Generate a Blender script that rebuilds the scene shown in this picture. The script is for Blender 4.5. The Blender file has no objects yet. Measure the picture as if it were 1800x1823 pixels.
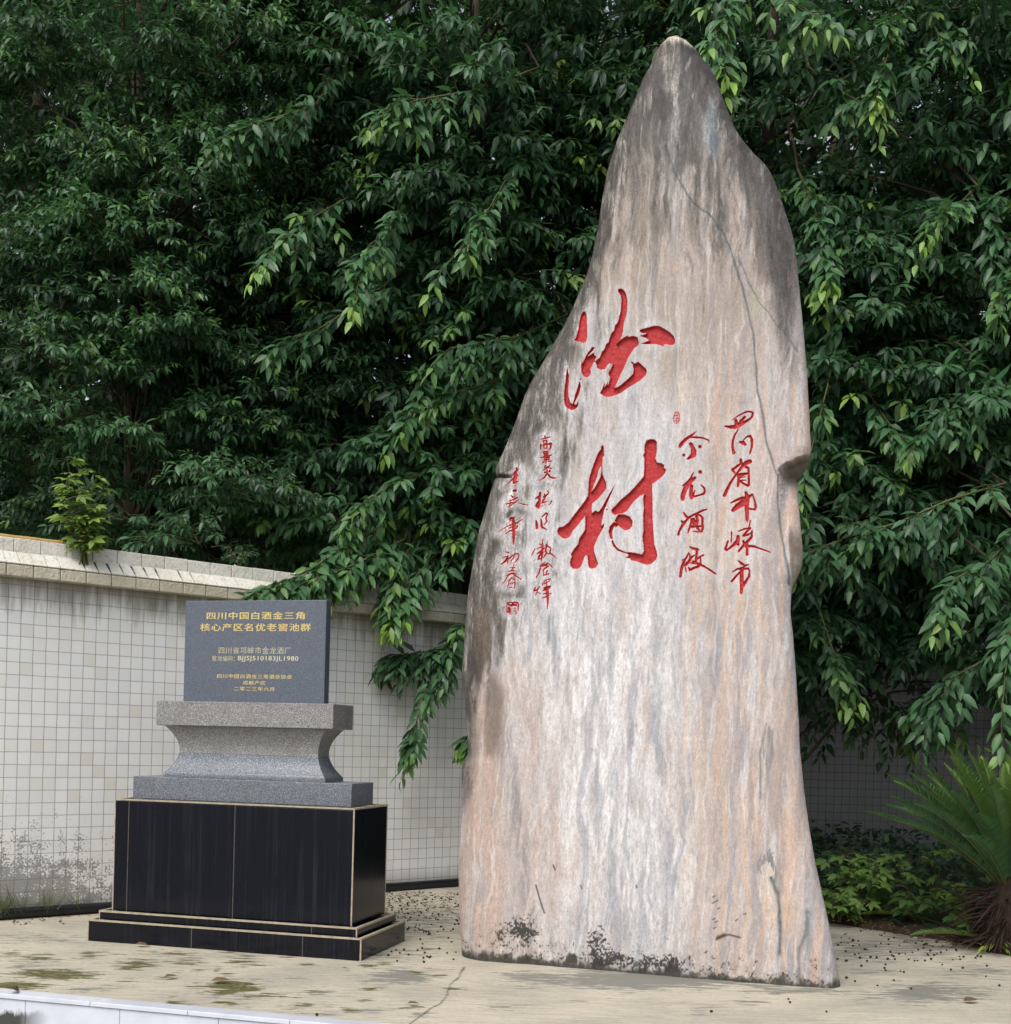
import bpy, bmesh, math, random
import numpy as np
from mathutils import Vector, Matrix

random.seed(7)
RNG = np.random.default_rng(11)
S = bpy.context.scene
COL = S.collection
rad = math.radians

# ------------------------------------------------------------------ camera, world, sun, exposure
F, CX, CY, ROLL, H = 2148.5, 900.0, 1320.46, 0.0258, 1.5      # measured from the monument's edges (photo pixels)
cam_d = bpy.data.cameras.new('camera')
cam = bpy.data.objects.new('camera', cam_d); COL.objects.link(cam)
cam_d.sensor_fit = 'HORIZONTAL'; cam_d.sensor_width = 36.0
cam_d.lens = F / 1800 * 36
cam_d.shift_y = (CY - 911.5) / 1800
cam_d.clip_end = 2000
cam.matrix_world = Matrix.Translation((0, 0, H)) @ Matrix.Rotation(rad(90), 4, 'X') @ Matrix.Rotation(ROLL, 4, 'Z')
S.camera = cam

SUN_EL, SUN_AZ = 52, 205          # azimuth measured clockwise from +Y: light comes from behind and left of the camera
w = bpy.data.worlds.new('World'); S.world = w; w.use_nodes = True
wn = w.node_tree; wn.nodes.clear()
sky = wn.nodes.new('ShaderNodeTexSky'); sky.sky_type = 'NISHITA'; sky.sun_disc = False
sky.sun_elevation = rad(SUN_EL); sky.sun_rotation = rad(SUN_AZ); sky.air_density = 1.0; sky.dust_density = 3.0
hs = wn.nodes.new('ShaderNodeHueSaturation'); hs.inputs['Saturation'].default_value = 0.42
bg = wn.nodes.new('ShaderNodeBackground'); bg.inputs['Strength'].default_value = 0.14
wo = wn.nodes.new('ShaderNodeOutputWorld')
wn.links.new(sky.outputs[0], hs.inputs['Color']); wn.links.new(hs.outputs[0], bg.inputs['Color']); wn.links.new(bg.outputs[0], wo.inputs['Surface'])
sun_d = bpy.data.lights.new('sun', 'SUN'); sun_d.energy = 1.25; sun_d.angle = rad(38); sun_d.color = (1.0, 0.97, 0.93)
sun = bpy.data.objects.new('sun', sun_d); COL.objects.link(sun)
az, el = rad(SUN_AZ), rad(SUN_EL)
sv = Vector((math.sin(az) * math.cos(el), math.cos(az) * math.cos(el), math.sin(el)))
sun.rotation_euler = sv.to_track_quat('Z', 'Y').to_euler()
S.view_settings.view_transform = 'Standard'; S.view_settings.look = 'None'
S.view_settings.exposure = 0.5; S.view_settings.gamma = 1.0
S.render.engine = 'CYCLES'
cy = S.cycles
cy.max_bounces = 7; cy.diffuse_bounces = 3; cy.glossy_bounces = 3; cy.transmission_bounces = 4; cy.transparent_max_bounces = 4
cy.use_denoising = True; cy.caustics_reflective = False; cy.caustics_refractive = False

# ------------------------------------------------------------------ measuring helpers
cR, sR = math.cos(ROLL), math.sin(ROLL)
def ray(px, py):
    a, b = np.asarray(px, float) - CX, np.asarray(py, float) - CY
    return np.stack([(a * cR + b * sR) / F, np.ones_like(a), -(-a * sR + b * cR) / F], -1)
O3 = np.array([0, 0, H])
def on_ground(px, py, z=0.0):
    r = ray(px, py); return O3 + r * ((np.asarray(z) - H) / r[..., 2])[..., None]
def at_depth(px, py, Y): return O3 + ray(px, py) * np.asarray(Y, float)[..., None]
def on_plane(px, py, P, n):
    r = ray(px, py); return O3 + r * (np.dot(np.asarray(P) - O3, n) / (r @ np.asarray(n)))[..., None]
def to_px(p):
    u = p[..., 0] / p[..., 1] * F; v = -(p[..., 2] - H) / p[..., 1] * F
    return CX + u * cR - v * sR, CY + u * sR + v * cR

# ------------------------------------------------------------------ numpy noise
_T = np.random.default_rng(5).random((256, 256))
def vn(x, y, seed=0):
    x = x + seed * 37.31; y = y + seed * 17.77
    xi = np.floor(x).astype(int); yi = np.floor(y).astype(int)
    fx = x - xi; fy = y - yi
    fx = fx * fx * (3 - 2 * fx); fy = fy * fy * (3 - 2 * fy)
    a = _T[xi & 255, yi & 255]; b = _T[(xi + 1) & 255, yi & 255]
    c = _T[xi & 255, (yi + 1) & 255]; d = _T[(xi + 1) & 255, (yi + 1) & 255]
    return (a * (1 - fx) + b * fx) * (1 - fy) + (c * (1 - fx) + d * fx) * fy
def fbm(x, y, seed=0, o=4):
    v = 0; a = 0.5; s = 0
    for i in range(o):
        v = v + a * vn(x, y, seed + i * 3); s += a; a *= 0.55; x = x * 2.03; y = y * 2.03
    return v / s
def sst(a, b, x):
    t = np.clip((x - a) / (b - a), 0, 1); return t * t * (3 - 2 * t)
def lin(rgb):
    c = np.asarray(rgb, float) / 255
    return np.where(c <= 0.04045, c / 12.92, ((c + 0.055) / 1.055) ** 2.4)
def L4(r, g, b): return (*[float(x) for x in lin((r, g, b))], 1.0)

# ------------------------------------------------------------------ object helpers
def link(o, parent=None):
    COL.objects.link(o)
    if parent is not None: o.parent = parent
    return o
def tag(o, label=None, cat=None, group=None, kind=None):
    if label: o['label'] = label
    if cat: o['category'] = cat
    if group: o['group'] = group
    if kind: o['kind'] = kind
    return o
def empty(name, loc=(0, 0, 0), rz=0.0):
    o = bpy.data.objects.new(name, None); COL.objects.link(o); o.location = loc; o.rotation_euler = (0, 0, rz); o.empty_display_size = 0.1
    return o
def np_mesh(name, V, faces, mat, parent=None, smooth=True, cols=None):
    """faces: list of int arrays, each (n,k)"""
    me = bpy.data.meshes.new(name)
    V = np.ascontiguousarray(V, dtype=np.float32)
    me.vertices.add(len(V)); me.vertices.foreach_set('co', V.ravel())
    faces = [np.asarray(f) for f in faces if len(f)]
    loops = np.concatenate([f.ravel() for f in faces]).astype(np.int32)
    tot = np.concatenate([np.full(len(f), f.shape[1]) for f in faces]).astype(np.int32)
    st = np.concatenate([[0], np.cumsum(tot)[:-1]]).astype(np.int32)
    me.loops.add(len(loops)); me.loops.foreach_set('vertex_index', loops)
    me.polygons.add(len(tot)); me.polygons.foreach_set('loop_start', st)
    try: me.polygons.foreach_set('loop_total', tot)
    except Exception: pass
    if cols:
        for k, a in cols.items():
            at = me.color_attributes.new(k, 'FLOAT_COLOR', 'POINT')
            at.data.foreach_set('color', np.ascontiguousarray(a, dtype=np.float32).ravel())
    me.update(calc_edges=True); me.validate()
    if smooth: me.polygons.foreach_set('use_smooth', np.ones(len(me.polygons), dtype=bool))
    if mat: me.materials.append(mat)
    return link(bpy.data.objects.new(name, me), parent)
class MB:
    """collects shapes into one mesh"""
    def __init__(s): s.bm = bmesh.new()
    def box(s, x0, x1, y0, y1, z0, z1, bev=0.0):
        r = bmesh.ops.create_cube(s.bm, size=1.0)
        for v in r['verts']:
            v.co = Vector(((x0 + x1) / 2 + v.co.x * (x1 - x0), (y0 + y1) / 2 + v.co.y * (y1 - y0), (z0 + z1) / 2 + v.co.z * (z1 - z0)))
        if bev:
            es = list({e for v in r['verts'] for e in v.link_edges})
            bmesh.ops.bevel(s.bm, geom=es, offset=bev, segments=2, affect='EDGES', profile=0.5)
        return s
    def tube(s, pts, rads, n=8, cap=True):
        pts = [Vector(p) for p in pts]; rings = []
        for i, p in enumerate(pts):
            t = (pts[min(i + 1, len(pts) - 1)] - pts[max(i - 1, 0)]).normalized()
            a = t.cross(Vector((0, 0, 1)))
            if a.length < 0.05: a = t.cross(Vector((1, 0, 0)))
            a.normalize(); b = t.cross(a)
            rings.append([s.bm.verts.new(p + (a * math.cos(k * 2 * math.pi / n) + b * math.sin(k * 2 * math.pi / n)) * rads[i]) for k in range(n)])
        for r0, r1 in zip(rings, rings[1:]):
            for k in range(n): s.bm.faces.new((r0[k], r0[(k + 1) % n], r1[(k + 1) % n], r1[k]))
        if cap:
            s.bm.faces.new(rings[0][::-1]); s.bm.faces.new(rings[-1])
        return s
    def poly(s, pts): s.bm.faces.new([s.bm.verts.new(p) for p in pts]); return s
    def build(s, name, mat, parent=None, smooth=False):
        me = bpy.data.meshes.new(name); bmesh.ops.recalc_face_normals(s.bm, faces=s.bm.faces); s.bm.to_mesh(me); s.bm.free()
        if smooth: me.polygons.foreach_set('use_smooth', np.ones(len(me.polygons), dtype=bool))
        if mat: me.materials.append(mat)
        return link(bpy.data.objects.new(name, me), parent)

# ------------------------------------------------------------------ material helpers
class NT:
    def __init__(s, name):
        s.m = bpy.data.materials.new(name); s.m.use_nodes = True; s.t = s.m.node_tree
        s.b = s.t.nodes['Principled BSDF']; s.out = s.t.nodes['Material Output']
    def n(s, typ, **kw):
        o = s.t.nodes.new(typ)
        for k, v in kw.items(): setattr(o, k, v)
        return o
    def set(s, sock, v):
        if isinstance(v, bpy.types.NodeSocket): s.t.links.new(v, sock)
        elif v is not None: sock.default_value = v
    def math(s, op, a, b=None, c=None, clamp=False):
        o = s.n('ShaderNodeMath', operation=op, use_clamp=clamp); s.set(o.inputs[0], a); s.set(o.inputs[1], b)
        if c is not None: s.set(o.inputs[2], c)
        return o.outputs[0]
    def mix(s, f, a, b, blend='MIX'):
        o = s.n('ShaderNodeMix', data_type='RGBA', blend_type=blend); s.set(o.inputs[0], f); s.set(o.inputs[6], a); s.set(o.inputs[7], b); return o.outputs[2]
    def noise(s, vec, scale, detail=4, rough=0.55, dim='3D'):
        o = s.n('ShaderNodeTexNoise', noise_dimensions=dim); s.set(o.inputs['Vector'], vec); s.set(o.inputs['Scale'], scale); s.set(o.inputs['Detail'], detail); s.set(o.inputs['Roughness'], rough); return o.outputs[0]
    def ramp(s, f, stops):
        o = s.n('ShaderNodeValToRGB'); s.set(o.inputs[0], f); e = o.color_ramp.elements
        while len(e) < len(stops): e.new(0.5)
        for i, (p, c) in enumerate(stops): e[i].position = p; e[i].color = c if len(c) == 4 else (*c, 1)
        return o.outputs[0]
    def mr(s, v, a, b, c=0.0, d=1.0):
        o = s.n('ShaderNodeMapRange'); s.set(o.inputs[0], v)
        for i, q in enumerate((a, b, c, d)): s.set(o.inputs[i + 1], q)
        return o.outputs[0]
    def obj(s): return s.n('ShaderNodeTexCoord').outputs['Object']
    def attr(s, name): return s.n('ShaderNodeAttribute', attribute_name=name)
    def sep(s, v):
        o = s.n('ShaderNodeSeparateXYZ'); s.set(o.inputs[0], v); return o.outputs
    def scale(s, v, sc, loc=(0, 0, 0), rot=(0, 0, 0)):
        o = s.n('ShaderNodeMapping'); s.set(o.inputs[0], v); o.inputs['Scale'].default_value = sc; o.inputs['Location'].default_value = loc; o.inputs['Rotation'].default_value = rot; return o.outputs[0]
    def bump(s, h, st=0.3, dist=0.01):
        o = s.n('ShaderNodeBump'); s.set(o.inputs['Height'], h); o.inputs['Strength'].default_value = st; o.inputs['Distance'].default_value = dist; s.t.links.new(o.outputs[0], s.b.inputs['Normal'])
    def fin(s, col, rough=0.6, spec=0.5):
        s.set(s.b.inputs['Base Color'], col); s.set(s.b.inputs['Roughness'], rough); s.b.inputs['Specular IOR Level'].default_value = spec; return s.m

def m_plain(name, rgb, rough=0.6, var=0.25, scale=20, spec=0.4):
    t = NT(name); c = L4(*rgb); k = tuple(x * (1 - var) for x in c[:3]) + (1,)
    n = t.noise(t.obj(), scale, 5); t.bump(n, 0.2, 0.004)
    return t.fin(t.mix(t.mr(n, 0.3, 0.7), c, k), rough, spec)

def m_leaf(name, dark, mid, young, rough=0.42, trans=0.28):
    t = NT(name); a = t.attr('leaf'); o = t.n('ShaderNodeSeparateColor'); t.t.links.new(a.outputs['Color'], o.inputs[0])
    base = t.mix(o.outputs[2], dark, mid)
    base = t.mix(o.outputs[0], base, young)
    rib = t.mr(o.outputs[1], 0.0, 0.22, 0.45, 0.0)
    base = t.mix(rib, base, (0.16, 0.24, 0.09, 1))
    t.fin(base, rough, 0.45)
    tr = t.n('ShaderNodeBsdfTranslucent'); mx = t.n('ShaderNodeMixShader'); mx.inputs[0].default_value = trans
    tc = t.mix(0.5, base, (0.09, 0.22, 0.04, 1)); t.t.links.new(tc, tr.inputs[0])
    t.t.links.new(t.b.outputs[0], mx.inputs[1]); t.t.links.new(tr.outputs[0], mx.inputs[2]); t.t.links.new(mx.outputs[0], t.out.inputs[0])
    return t.m
M = {}
M['leaf_broad'] = m_leaf('leaf_broad', (0.020, 0.058, 0.030, 1), (0.072, 0.185, 0.074, 1), (0.33, 0.53, 0.07, 1))
M['leaf_fine'] = m_leaf('leaf_fine', (0.020, 0.056, 0.030, 1), (0.078, 0.195, 0.074, 1), (0.17, 0.32, 0.06, 1))
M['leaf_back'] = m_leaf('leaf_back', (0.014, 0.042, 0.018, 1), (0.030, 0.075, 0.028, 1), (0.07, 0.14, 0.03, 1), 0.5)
M['leaf_weed'] = m_leaf('leaf_weed', (0.034, 0.090, 0.028, 1), (0.11, 0.21, 0.045, 1), (0.34, 0.46, 0.07, 1), 0.55)
M['leaf_cycad'] = m_leaf('leaf_cycad', (0.032, 0.110, 0.052, 1), (0.075, 0.20, 0.065, 1), (0.22, 0.32, 0.04, 1), 0.38, 0.2)
M['leaf_dry'] = m_leaf('leaf_dry', (0.07, 0.038, 0.02, 1), (0.17, 0.095, 0.05, 1), (0.36, 0.34, 0.07, 1), 0.7, 0.1)
M['bark'] = m_plain('bark', (96, 84, 70), 0.9, 0.5, 14)
M['twig'] = m_plain('twig', (92, 96, 58), 0.7, 0.3, 30)

# concrete platform: stains and moss come in as an attribute (they are on the slab), fine grain from noise
def m_concrete():
    t = NT('concrete'); p = t.obj(); a = t.attr('stain').outputs['Color']
    r1 = t.noise(t.scale(p, (0.8, 9, 1), rot=(0, 0, rad(8))), 3.5, 6, 0.6)
    r2 = t.noise(p, 28, 5, 0.65); r3 = t.noise(p, 1.3, 5, 0.6)
    r4 = t.noise(t.scale(p, (2, 60, 1), rot=(0, 0, rad(62))), 2.2, 3, 0.5)
    c = t.mix(t.mr(r1, 0.35, 0.7), L4(200, 191, 171), L4(172, 164, 147))
    c = t.mix(t.mr(r3, 0.42, 0.62, 0, 0.6), c, L4(150, 146, 134))
    c = t.mix(t.mr(r2, 0.5, 0.75, 0, 0.45), c, L4(128, 120, 104))
    c = t.mix(t.mr(r4, 0.5, 0.72, 0, 0.45), c, L4(214, 207, 190)); c = t.mix(t.mr(r4, 0.46, 0.3, 0, 0.4), c, L4(150, 142, 124))
    r5 = t.noise(t.scale(p, (3, 11, 1), rot=(0, 0, rad(10))), 4.0, 7, 0.7); r6 = t.noise(p, 130, 3, 0.6)
    c = t.mix(t.mr(r5, 0.57, 0.66, 0, 0.5), c, L4(136, 128, 108)); c = t.mix(t.mr(r6, 0.62, 0.72, 0, 0.5), c, L4(104, 98, 86))
    sp = t.n('ShaderNodeSeparateColor'); t.t.links.new(a, sp.inputs[0])
    edge = t.noise(t.scale(p, (2.2, 9, 1), rot=(0, 0, rad(10))), 2.2, 8, 0.72)
    def lay(c, m, col, lo=0.28):
        f = t.mr(t.math('ADD', m, t.math('MULTIPLY', t.math('SUBTRACT', edge, 0.5), 3.4)), lo, lo + 0.22)
        f = t.math('MULTIPLY', f, t.mr(m, 0.02, 0.15))
        return t.mix(f, c, col)
    c = lay(c, sp.outputs[2], L4(126, 125, 116), 0.34)
    mossc = t.mix(t.mr(r2, 0.35, 0.65), L4(112, 108, 58), L4(62, 62, 46))
    c = lay(c, sp.outputs[1], mossc, 0.45)
    c = t.mix(sp.outputs[0], c, L4(52, 46, 40))
    h = t.math('ADD', r2, t.math('MULTIPLY', r1, 0.8)); h = t.math('ADD', h, t.math('MULTIPLY', r4, 0.5))
    t.bump(h, 0.7, 0.008)
    return t.fin(c, 0.82, 0.3)
M['concrete'] = m_concrete()
M['plaza'] = m_plain('plaza_paving', (140, 138, 134), 0.8, 0.2, 3)
M['soil'] = m_plain('soil', (62, 50, 38), 0.95, 0.5, 12)

def m_tilewall(name, damp=1.0, grey=False):
    t = NT(name); p = t.obj(); x, y, z = t.sep(p)
    T = 0.1015
    wob = t.math('MULTIPLY', t.math('SUBTRACT', t.noise(p, 6, 2), 0.5), 0.006)
    ux = t.math('DIVIDE', t.math('ADD', x, wob), T); uz = t.math('DIVIDE', t.math('ADD', z, wob), T)
    def line(u, w):
        d = t.math('ABSOLUTE', t.math('SUBTRACT', t.math('FRACT', u), 0.5))       # 0.5 at the joint
        return t.mr(d, 0.5 - w, 0.5 - w * 0.45)
    g = t.math('MAXIMUM', line(ux, 0.034), line(uz, 0.030))
    cell = t.n('ShaderNodeCombineXYZ'); t.set(cell.inputs[0], t.math('FLOOR', ux)); t.set(cell.inputs[2], t.math('FLOOR', uz))
    wnz = t.n('ShaderNodeTexWhiteNoise', noise_dimensions='3D'); t.set(wnz.inputs['Vector'], cell.outputs[0])
    tile = t.mix(wnz.outputs['Value'], L4(226, 226, 225), L4(236, 236, 233))
    tile = t.mix(t.mr(wnz.outputs['Value'], 0.86, 0.98), tile, L4(222, 219, 210))
    big = t.noise(t.scale(p, (1.6, 1, 0.7)), 1.6, 4); fine = t.noise(p, 34, 6, 0.7)
    tile = t.mix(t.mr(big, 0.45, 0.72, 0, 0.5), tile, L4(220, 218, 209))
    # streaky damp under the coping and on the grout
    drip = t.noise(t.scale(p, (7, 1, 0.9)), 1.6, 6, 0.65)
    up = t.mr(z, 2.15, 2.68)
    dm = t.mr(t.math('ADD', t.math('MULTIPLY', up, 0.62), drip), 0.82, 1.12, 0, 0.8 * damp)
    tile = t.mix(dm, tile, L4(126, 119, 100))
    # chipped speckle towards the foot at the near end
    sx = t.mr(x, 2.2, 0.2); lo = t.math('MULTIPLY', t.mr(z, 1.15, 0.05), sx)
    vo = t.noise(p, 60, 3, 0.6); vb = t.noise(p, 9, 4, 0.6)
    sk = t.mr(t.math('ADD', t.math('ADD', t.math('MULTIPLY', vo, 0.6), t.math('MULTIPLY', vb, 0.5)), t.math('MULTIPLY', lo, 0.36)), 0.752, 0.775, 0, 0.9)
    sk = t.math('MULTIPLY', sk, t.mr(lo, 0.03, 0.2))
    tile = t.mix(sk, tile, L4(140, 139, 136))
    foot = t.mr(t.math('ADD', z, t.math('MULTIPLY', t.math('SUBTRACT', drip, 0.5), 0.25)), 0.22, 0.02, 0, 0.6)
    tile = t.mix(foot, tile, L4(120, 116, 102))
    gr = t.mix(t.mr(big, 0.35, 0.65), L4(96, 88, 74), L4(130, 120, 102))
    if grey: tile = t.mix(0.86, tile, L4(66, 70, 69)); gr = L4(40, 38, 34)  # darkens tile and grout to paint in the shade under the trees
    c = t.mix(t.math('MULTIPLY', g, 0.78), tile, gr)
    h = t.math('ADD', t.math('SUBTRACT', 1.0, g), t.math('MULTIPLY', wnz.outputs['Value'], 0.25))
    h = t.math('ADD', h, t.math('MULTIPLY', big, 0.5))
    t.bump(h, 0.5, 0.003)
    return t.fin(c, t.mix(g, (0.28,) * 3 + (1,), (0.8,) * 3 + (1,)), 0.5)
M['tilewall'] = m_tilewall('white_wall_tile'); M['tilewall_shade'] = m_tilewall('shade_toned_wall_tile', grey=True)
def m_coping(name, c0, c1):
    t = NT(name); p = t.obj()
    n = t.noise(p, 45, 4, 0.6); b = t.noise(t.scale(p, (1.5, 1, 1)), 3.0, 5, 0.6); v = t.noise(p, 13, 5, 0.7)
    c = t.mix(t.mr(b, 0.35, 0.7), c0, c1)
    c = t.mix(t.mr(n, 0.52, 0.72, 0, 0.35), c, L4(140, 126, 96)); c = t.mix(t.mr(v, 0.56, 0.72, 0, 0.55), c, L4(128, 116, 92))
    t.bump(n, 0.9, 0.012); return t.fin(c, 0.7, 0.4)
M['coping'] = m_coping('rough_cream_tile', L4(230, 227, 217), L4(214, 209, 194))
M['coping_low'] = m_coping('rough_ochre_tile', L4(206, 199, 180), L4(184, 174, 150))
M['pipe'] = m_plain('black_plastic', (30, 31, 34), 0.35, 0.3, 10)
M['bamboo'] = m_plain('bamboo', (196, 160, 96), 0.5, 0.2, 20)

def m_granite(name, base, dark, light, rough, sc=150, dirt=0.3):
    t = NT(name); p = t.obj()
    v = t.n('ShaderNodeTexVoronoi'); t.set(v.inputs['Vector'], p); v.inputs['Scale'].default_value = sc
    cr = t.n('ShaderNodeSeparateColor'); t.t.links.new(v.outputs['Color'], cr.inputs[0])
    c = t.mix(t.mr(cr.outputs[0], 0.6, 0.95), base, dark); c = t.mix(t.mr(cr.outputs[1], 0.7, 0.95), c, light)
    d = t.noise(t.scale(p, (1, 1, 0.5)), 6, 5, 0.65)
    c = t.mix(t.mr(d, 0.52, 0.72, 0, dirt), c, L4(92, 88, 80))
    t.bump(cr.outputs[0], 0.12, 0.002)
    return t.fin(c, rough, 0.5)
M['granite'] = m_granite('grey_speckled_granite', L4(98, 104, 113), L4(46, 50, 58), L4(170, 173, 178), 0.28, 300, 0.3)
M['granite_dark'] = m_granite('blue_grey_granite', L4(80, 87, 99), L4(52, 57, 67), L4(122, 129, 140), 0.30, 520, 0.0)
M['granite_cap'] = m_granite('light_grey_granite', L4(122, 120, 117), L4(68, 67, 68), L4(180, 180, 181), 0.6, 290, 0.5)
def m_black():
    t = NT('black_polished_tile'); p = t.obj(); 
    st = t.noise(t.scale(p, (42, 42, 0.7)), 1.0, 5, 0.7); sp = t.noise(p, 70, 3, 0.6); b = t.noise(p, 3, 3)
    c = t.mix(t.mr(st, 0.52, 0.74, 0, t.mr(b, 0.35, 0.65, 0.05, 0.55)), L4(13, 15, 24), L4(56, 58, 68))
    c = t.mix(t.mr(sp, 0.73, 0.78, 0, 0.7), c, L4(120, 118, 116))
    return t.fin(c, t.mr(st, 0.3, 0.7, 0.07, 0.2), 0.28)
M['black'] = m_black()
M['joint'] = m_plain('pale_joint', (178, 166, 142), 0.8, 0.35, 30)
M['joint_dim'] = m_plain('dim_joint', (92, 88, 82), 0.8, 0.4, 30)
M['gold'] = m_plain('gold_paint', (224, 200, 122), 0.45, 0.25, 60)
M['gold_dim'] = m_plain('faded_gold_paint', (196, 188, 150), 0.55, 0.2, 60)
M['cream_paint'] = m_plain('cream_paint', (214, 206, 170), 0.5, 0.15, 60)
def m_whitetile():
    t = NT('white_kerb_tile'); p = t.obj(); x, y, z = t.sep(p)
    n = t.noise(p, 4, 5, 0.6); s = t.noise(p, 80, 3)
    c = t.mix(t.mr(n, 0.4, 0.7), L4(214, 218, 226), L4(200, 204, 212))
    c = t.mix(t.mr(s, 0.68, 0.75, 0, 0.35), c, L4(120, 120, 116))
    d = t.mr(t.math('ADD', t.math('MULTIPLY', z, 5.0), t.noise(t.scale(p, (9, 9, 3)), 1, 6, 0.7)), 0.10, -0.02, 0, 0.95)
    d = t.math('MULTIPLY', d, t.mr(x, 0.32, 0.12)); c = t.mix(d, c, L4(50, 52, 42))
    t.bump(n, 0.05); return t.fin(c, 0.18, 0.5)
M['whitetile'] = m_whitetile()

# ------------------------------------------------------------------ ground, platform
def rect(name, x0, x1, y0, y1, z, mat, kind='structure'):
    o = MB().poly([(x0, y0, z), (x1, y0, z), (x1, y1, z), (x0, y1, z)]).build(name, mat); o['kind'] = kind; return o
rect('ground', -400, 400, -400, 800, -0.46, M['plaza'])
E0 = np.array([-2.819, 6.819]); FA = rad(-14.85)
ef = np.array([math.cos(FA), math.sin(FA)]); nf = np.array([-ef[1], ef[0]])
NXg, NYg = 1500, 420
gs = np.linspace(-5.0, 9.5, NXg); gt = np.linspace(0.12, 7.0, NYg)
GS, GT = np.meshgrid(gs, gt)
GP = E0 + GS[..., None] * ef + GT[..., None] * nf
gz = 0.006 * (fbm(GS * 1.5, GT * 1.5, 3) - 0.5)
GV = np.concatenate([GP, gz[..., None]], -1)
gx, gy = to_px(GV)
stain = np.zeros((NYg, NXg, 4)); stain[..., 3] = 1
def blob(ch, x, y, rx, ry, a):
    d = ((gx - x) / rx) ** 2 + ((gy - y) / ry) ** 2
    stain[..., ch] = np.maximum(stain[..., ch], a * np.exp(-d * 0.9))
for b in [(410, 1757, 62, 14, 1.0), (95, 1735, 90, 12, .95), (35, 1755, 60, 9, .9), (160, 1700, 35, 9, .6), (240, 1716, 55, 10, .75), (330, 1712, 45, 9, .6),
          (430, 1713, 50, 12, .6), (310, 1785, 26, 5, .8), (530, 1790, 45, 7, .6), (60, 1706, 60, 10, .6), (620, 1798, 30, 6, .6), (470, 1772, 70, 9, .5),
          (300, 1698, 60, 8, .6), (550, 1716, 30, 6, .5), (20, 1700, 30, 12, .6), (200, 1757, 40, 5, .6), (1240, 1766, 60, 5, .35), (1380, 1770, 30, 5, .35), (540, 1765, 40, 8, .45)]:
    blob(1, *b)
for b in [(1150, 1744, 210, 17, 1.0), (1420, 1764, 90, 7, .7), (970, 1740, 90, 12, .7), (1650, 1768, 110, 18, .8), (720, 1738, 75, 16, .75), (900, 1790, 40, 9, .5), (1250, 1790, 60, 7, .35),
          (1560, 1690, 160, 22, .6), (760, 1640, 120, 40, .45), (690, 1700, 70, 18, .5), (60, 1670, 110, 12, .45), (1750, 1730, 80, 14, .5)]:
    blob(2, *b)
rs_ = np.random.default_rng(4)
for k in range(70): blob(1, rs_.uniform(0, 820), 1690 + 110 * rs_.random() ** 1.3, rs_.uniform(8, 30), rs_.uniform(2, 5), rs_.uniform(.35, .75))
for k in range(40): blob(2, rs_.uniform(0, 1800), rs_.uniform(1660, 1815), rs_.uniform(20, 70), rs_.uniform(4, 10), rs_.uniform(.3, .6))
ck = [(826, 1722), (815, 1742), (802, 1752), (797, 1770), (785, 1786), (765, 1797), (745, 1812), (720, 1830)]
for (ax, ay), (bx, by) in zip(ck, ck[1:]):
    q = np.clip(((gx - ax) * (bx - ax) + (gy - ay) * (by - ay)) / ((bx - ax) ** 2 + (by - ay) ** 2), 0, 1)
    d = np.hypot(gx - ax - q * (bx - ax) + 2.2 * (vn(gx / 5, gy / 4, 2) - .5) * 2, gy - ay - q * (by - ay))
    stain[..., 0] = np.maximum(stain[..., 0], 0.8 * sst(2.1, 0.7, d))
ii = np.arange(NYg * NXg).reshape(NYg, NXg)
gq = np.stack([ii[:-1, :-1], ii[:-1, 1:], ii[1:, 1:], ii[1:, :-1]], -1).reshape(-1, 4)
plat = np_mesh('concrete_platform', GV.reshape(-1, 3), [gq], M['concrete'], cols={'stain': stain.reshape(-1, 4)}); plat['kind'] = 'structure'
# fill below the slab and the white tiled kerb along its front
kb = empty('platform_kerb', (E0[0], E0[1], 0), FA); tag(kb, 'white tiled kerb edging the concrete platform at the front left', 'kerb')
m = MB(); 
for k in range(-9, 17):
    m.box(k * 0.6 - 0.02, k * 0.6 + 0.577, 0.0, 0.117, -0.022, 0.004, 0.003)
m.build('cap_tile', M['whitetile'], kb)
m = MB()
for k in range(-9, 17):
    m.box(k * 0.6 + 0.16, k * 0.6 + 0.757, 0.012, 0.05, -0.455, -0.026, 0.002)
m.build('face_tile', M['whitetile'], kb)
MB().box(-5.4, 9.9, 0.02, 0.115, -0.46, -0.024).build('grout_bed', M['joint_dim'], kb)
g2 = rect('garden_ground', -40, 40, 0, 60, 0, M['soil']); g2.location = (E0[0] + 6.9 * nf[0], E0[1] + 6.9 * nf[1], -0.03); g2.rotation_euler = (0, 0, FA)

# planting bed behind the platform at the right
B0 = np.array([2.851, 10.414]); bd = np.array([0.6446, -0.7645]); bn = np.array([0.7645, 0.6446])
NB_ = 60
BS, BT = np.meshgrid(np.linspace(-3.75, 5, 120), np.linspace(0, 9, 110))
bz = np.minimum(BT / 0.25, 1) * 0.05 + 0.06 * (fbm(BS * 4, BT * 4, 9) - 0.35) + 0.012
bz[0] = -0.02
BV = np.concatenate([B0 + BS[..., None] * bd + (BT + 0.06 * (fbm(BS * 2, BT * 0 + 1, 4) - .5))[..., None] * bn, bz[..., None]], -1)
ii = np.arange(BS.size).reshape(BS.shape)
bed = np_mesh('soil_bed', BV.reshape(-1, 3), [np.stack([ii[:-1, :-1], ii[:-1, 1:], ii[1:, 1:], ii[1:, :-1]], -1).reshape(-1, 4)], M['soil']); bed['kind'] = 'structure'

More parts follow.
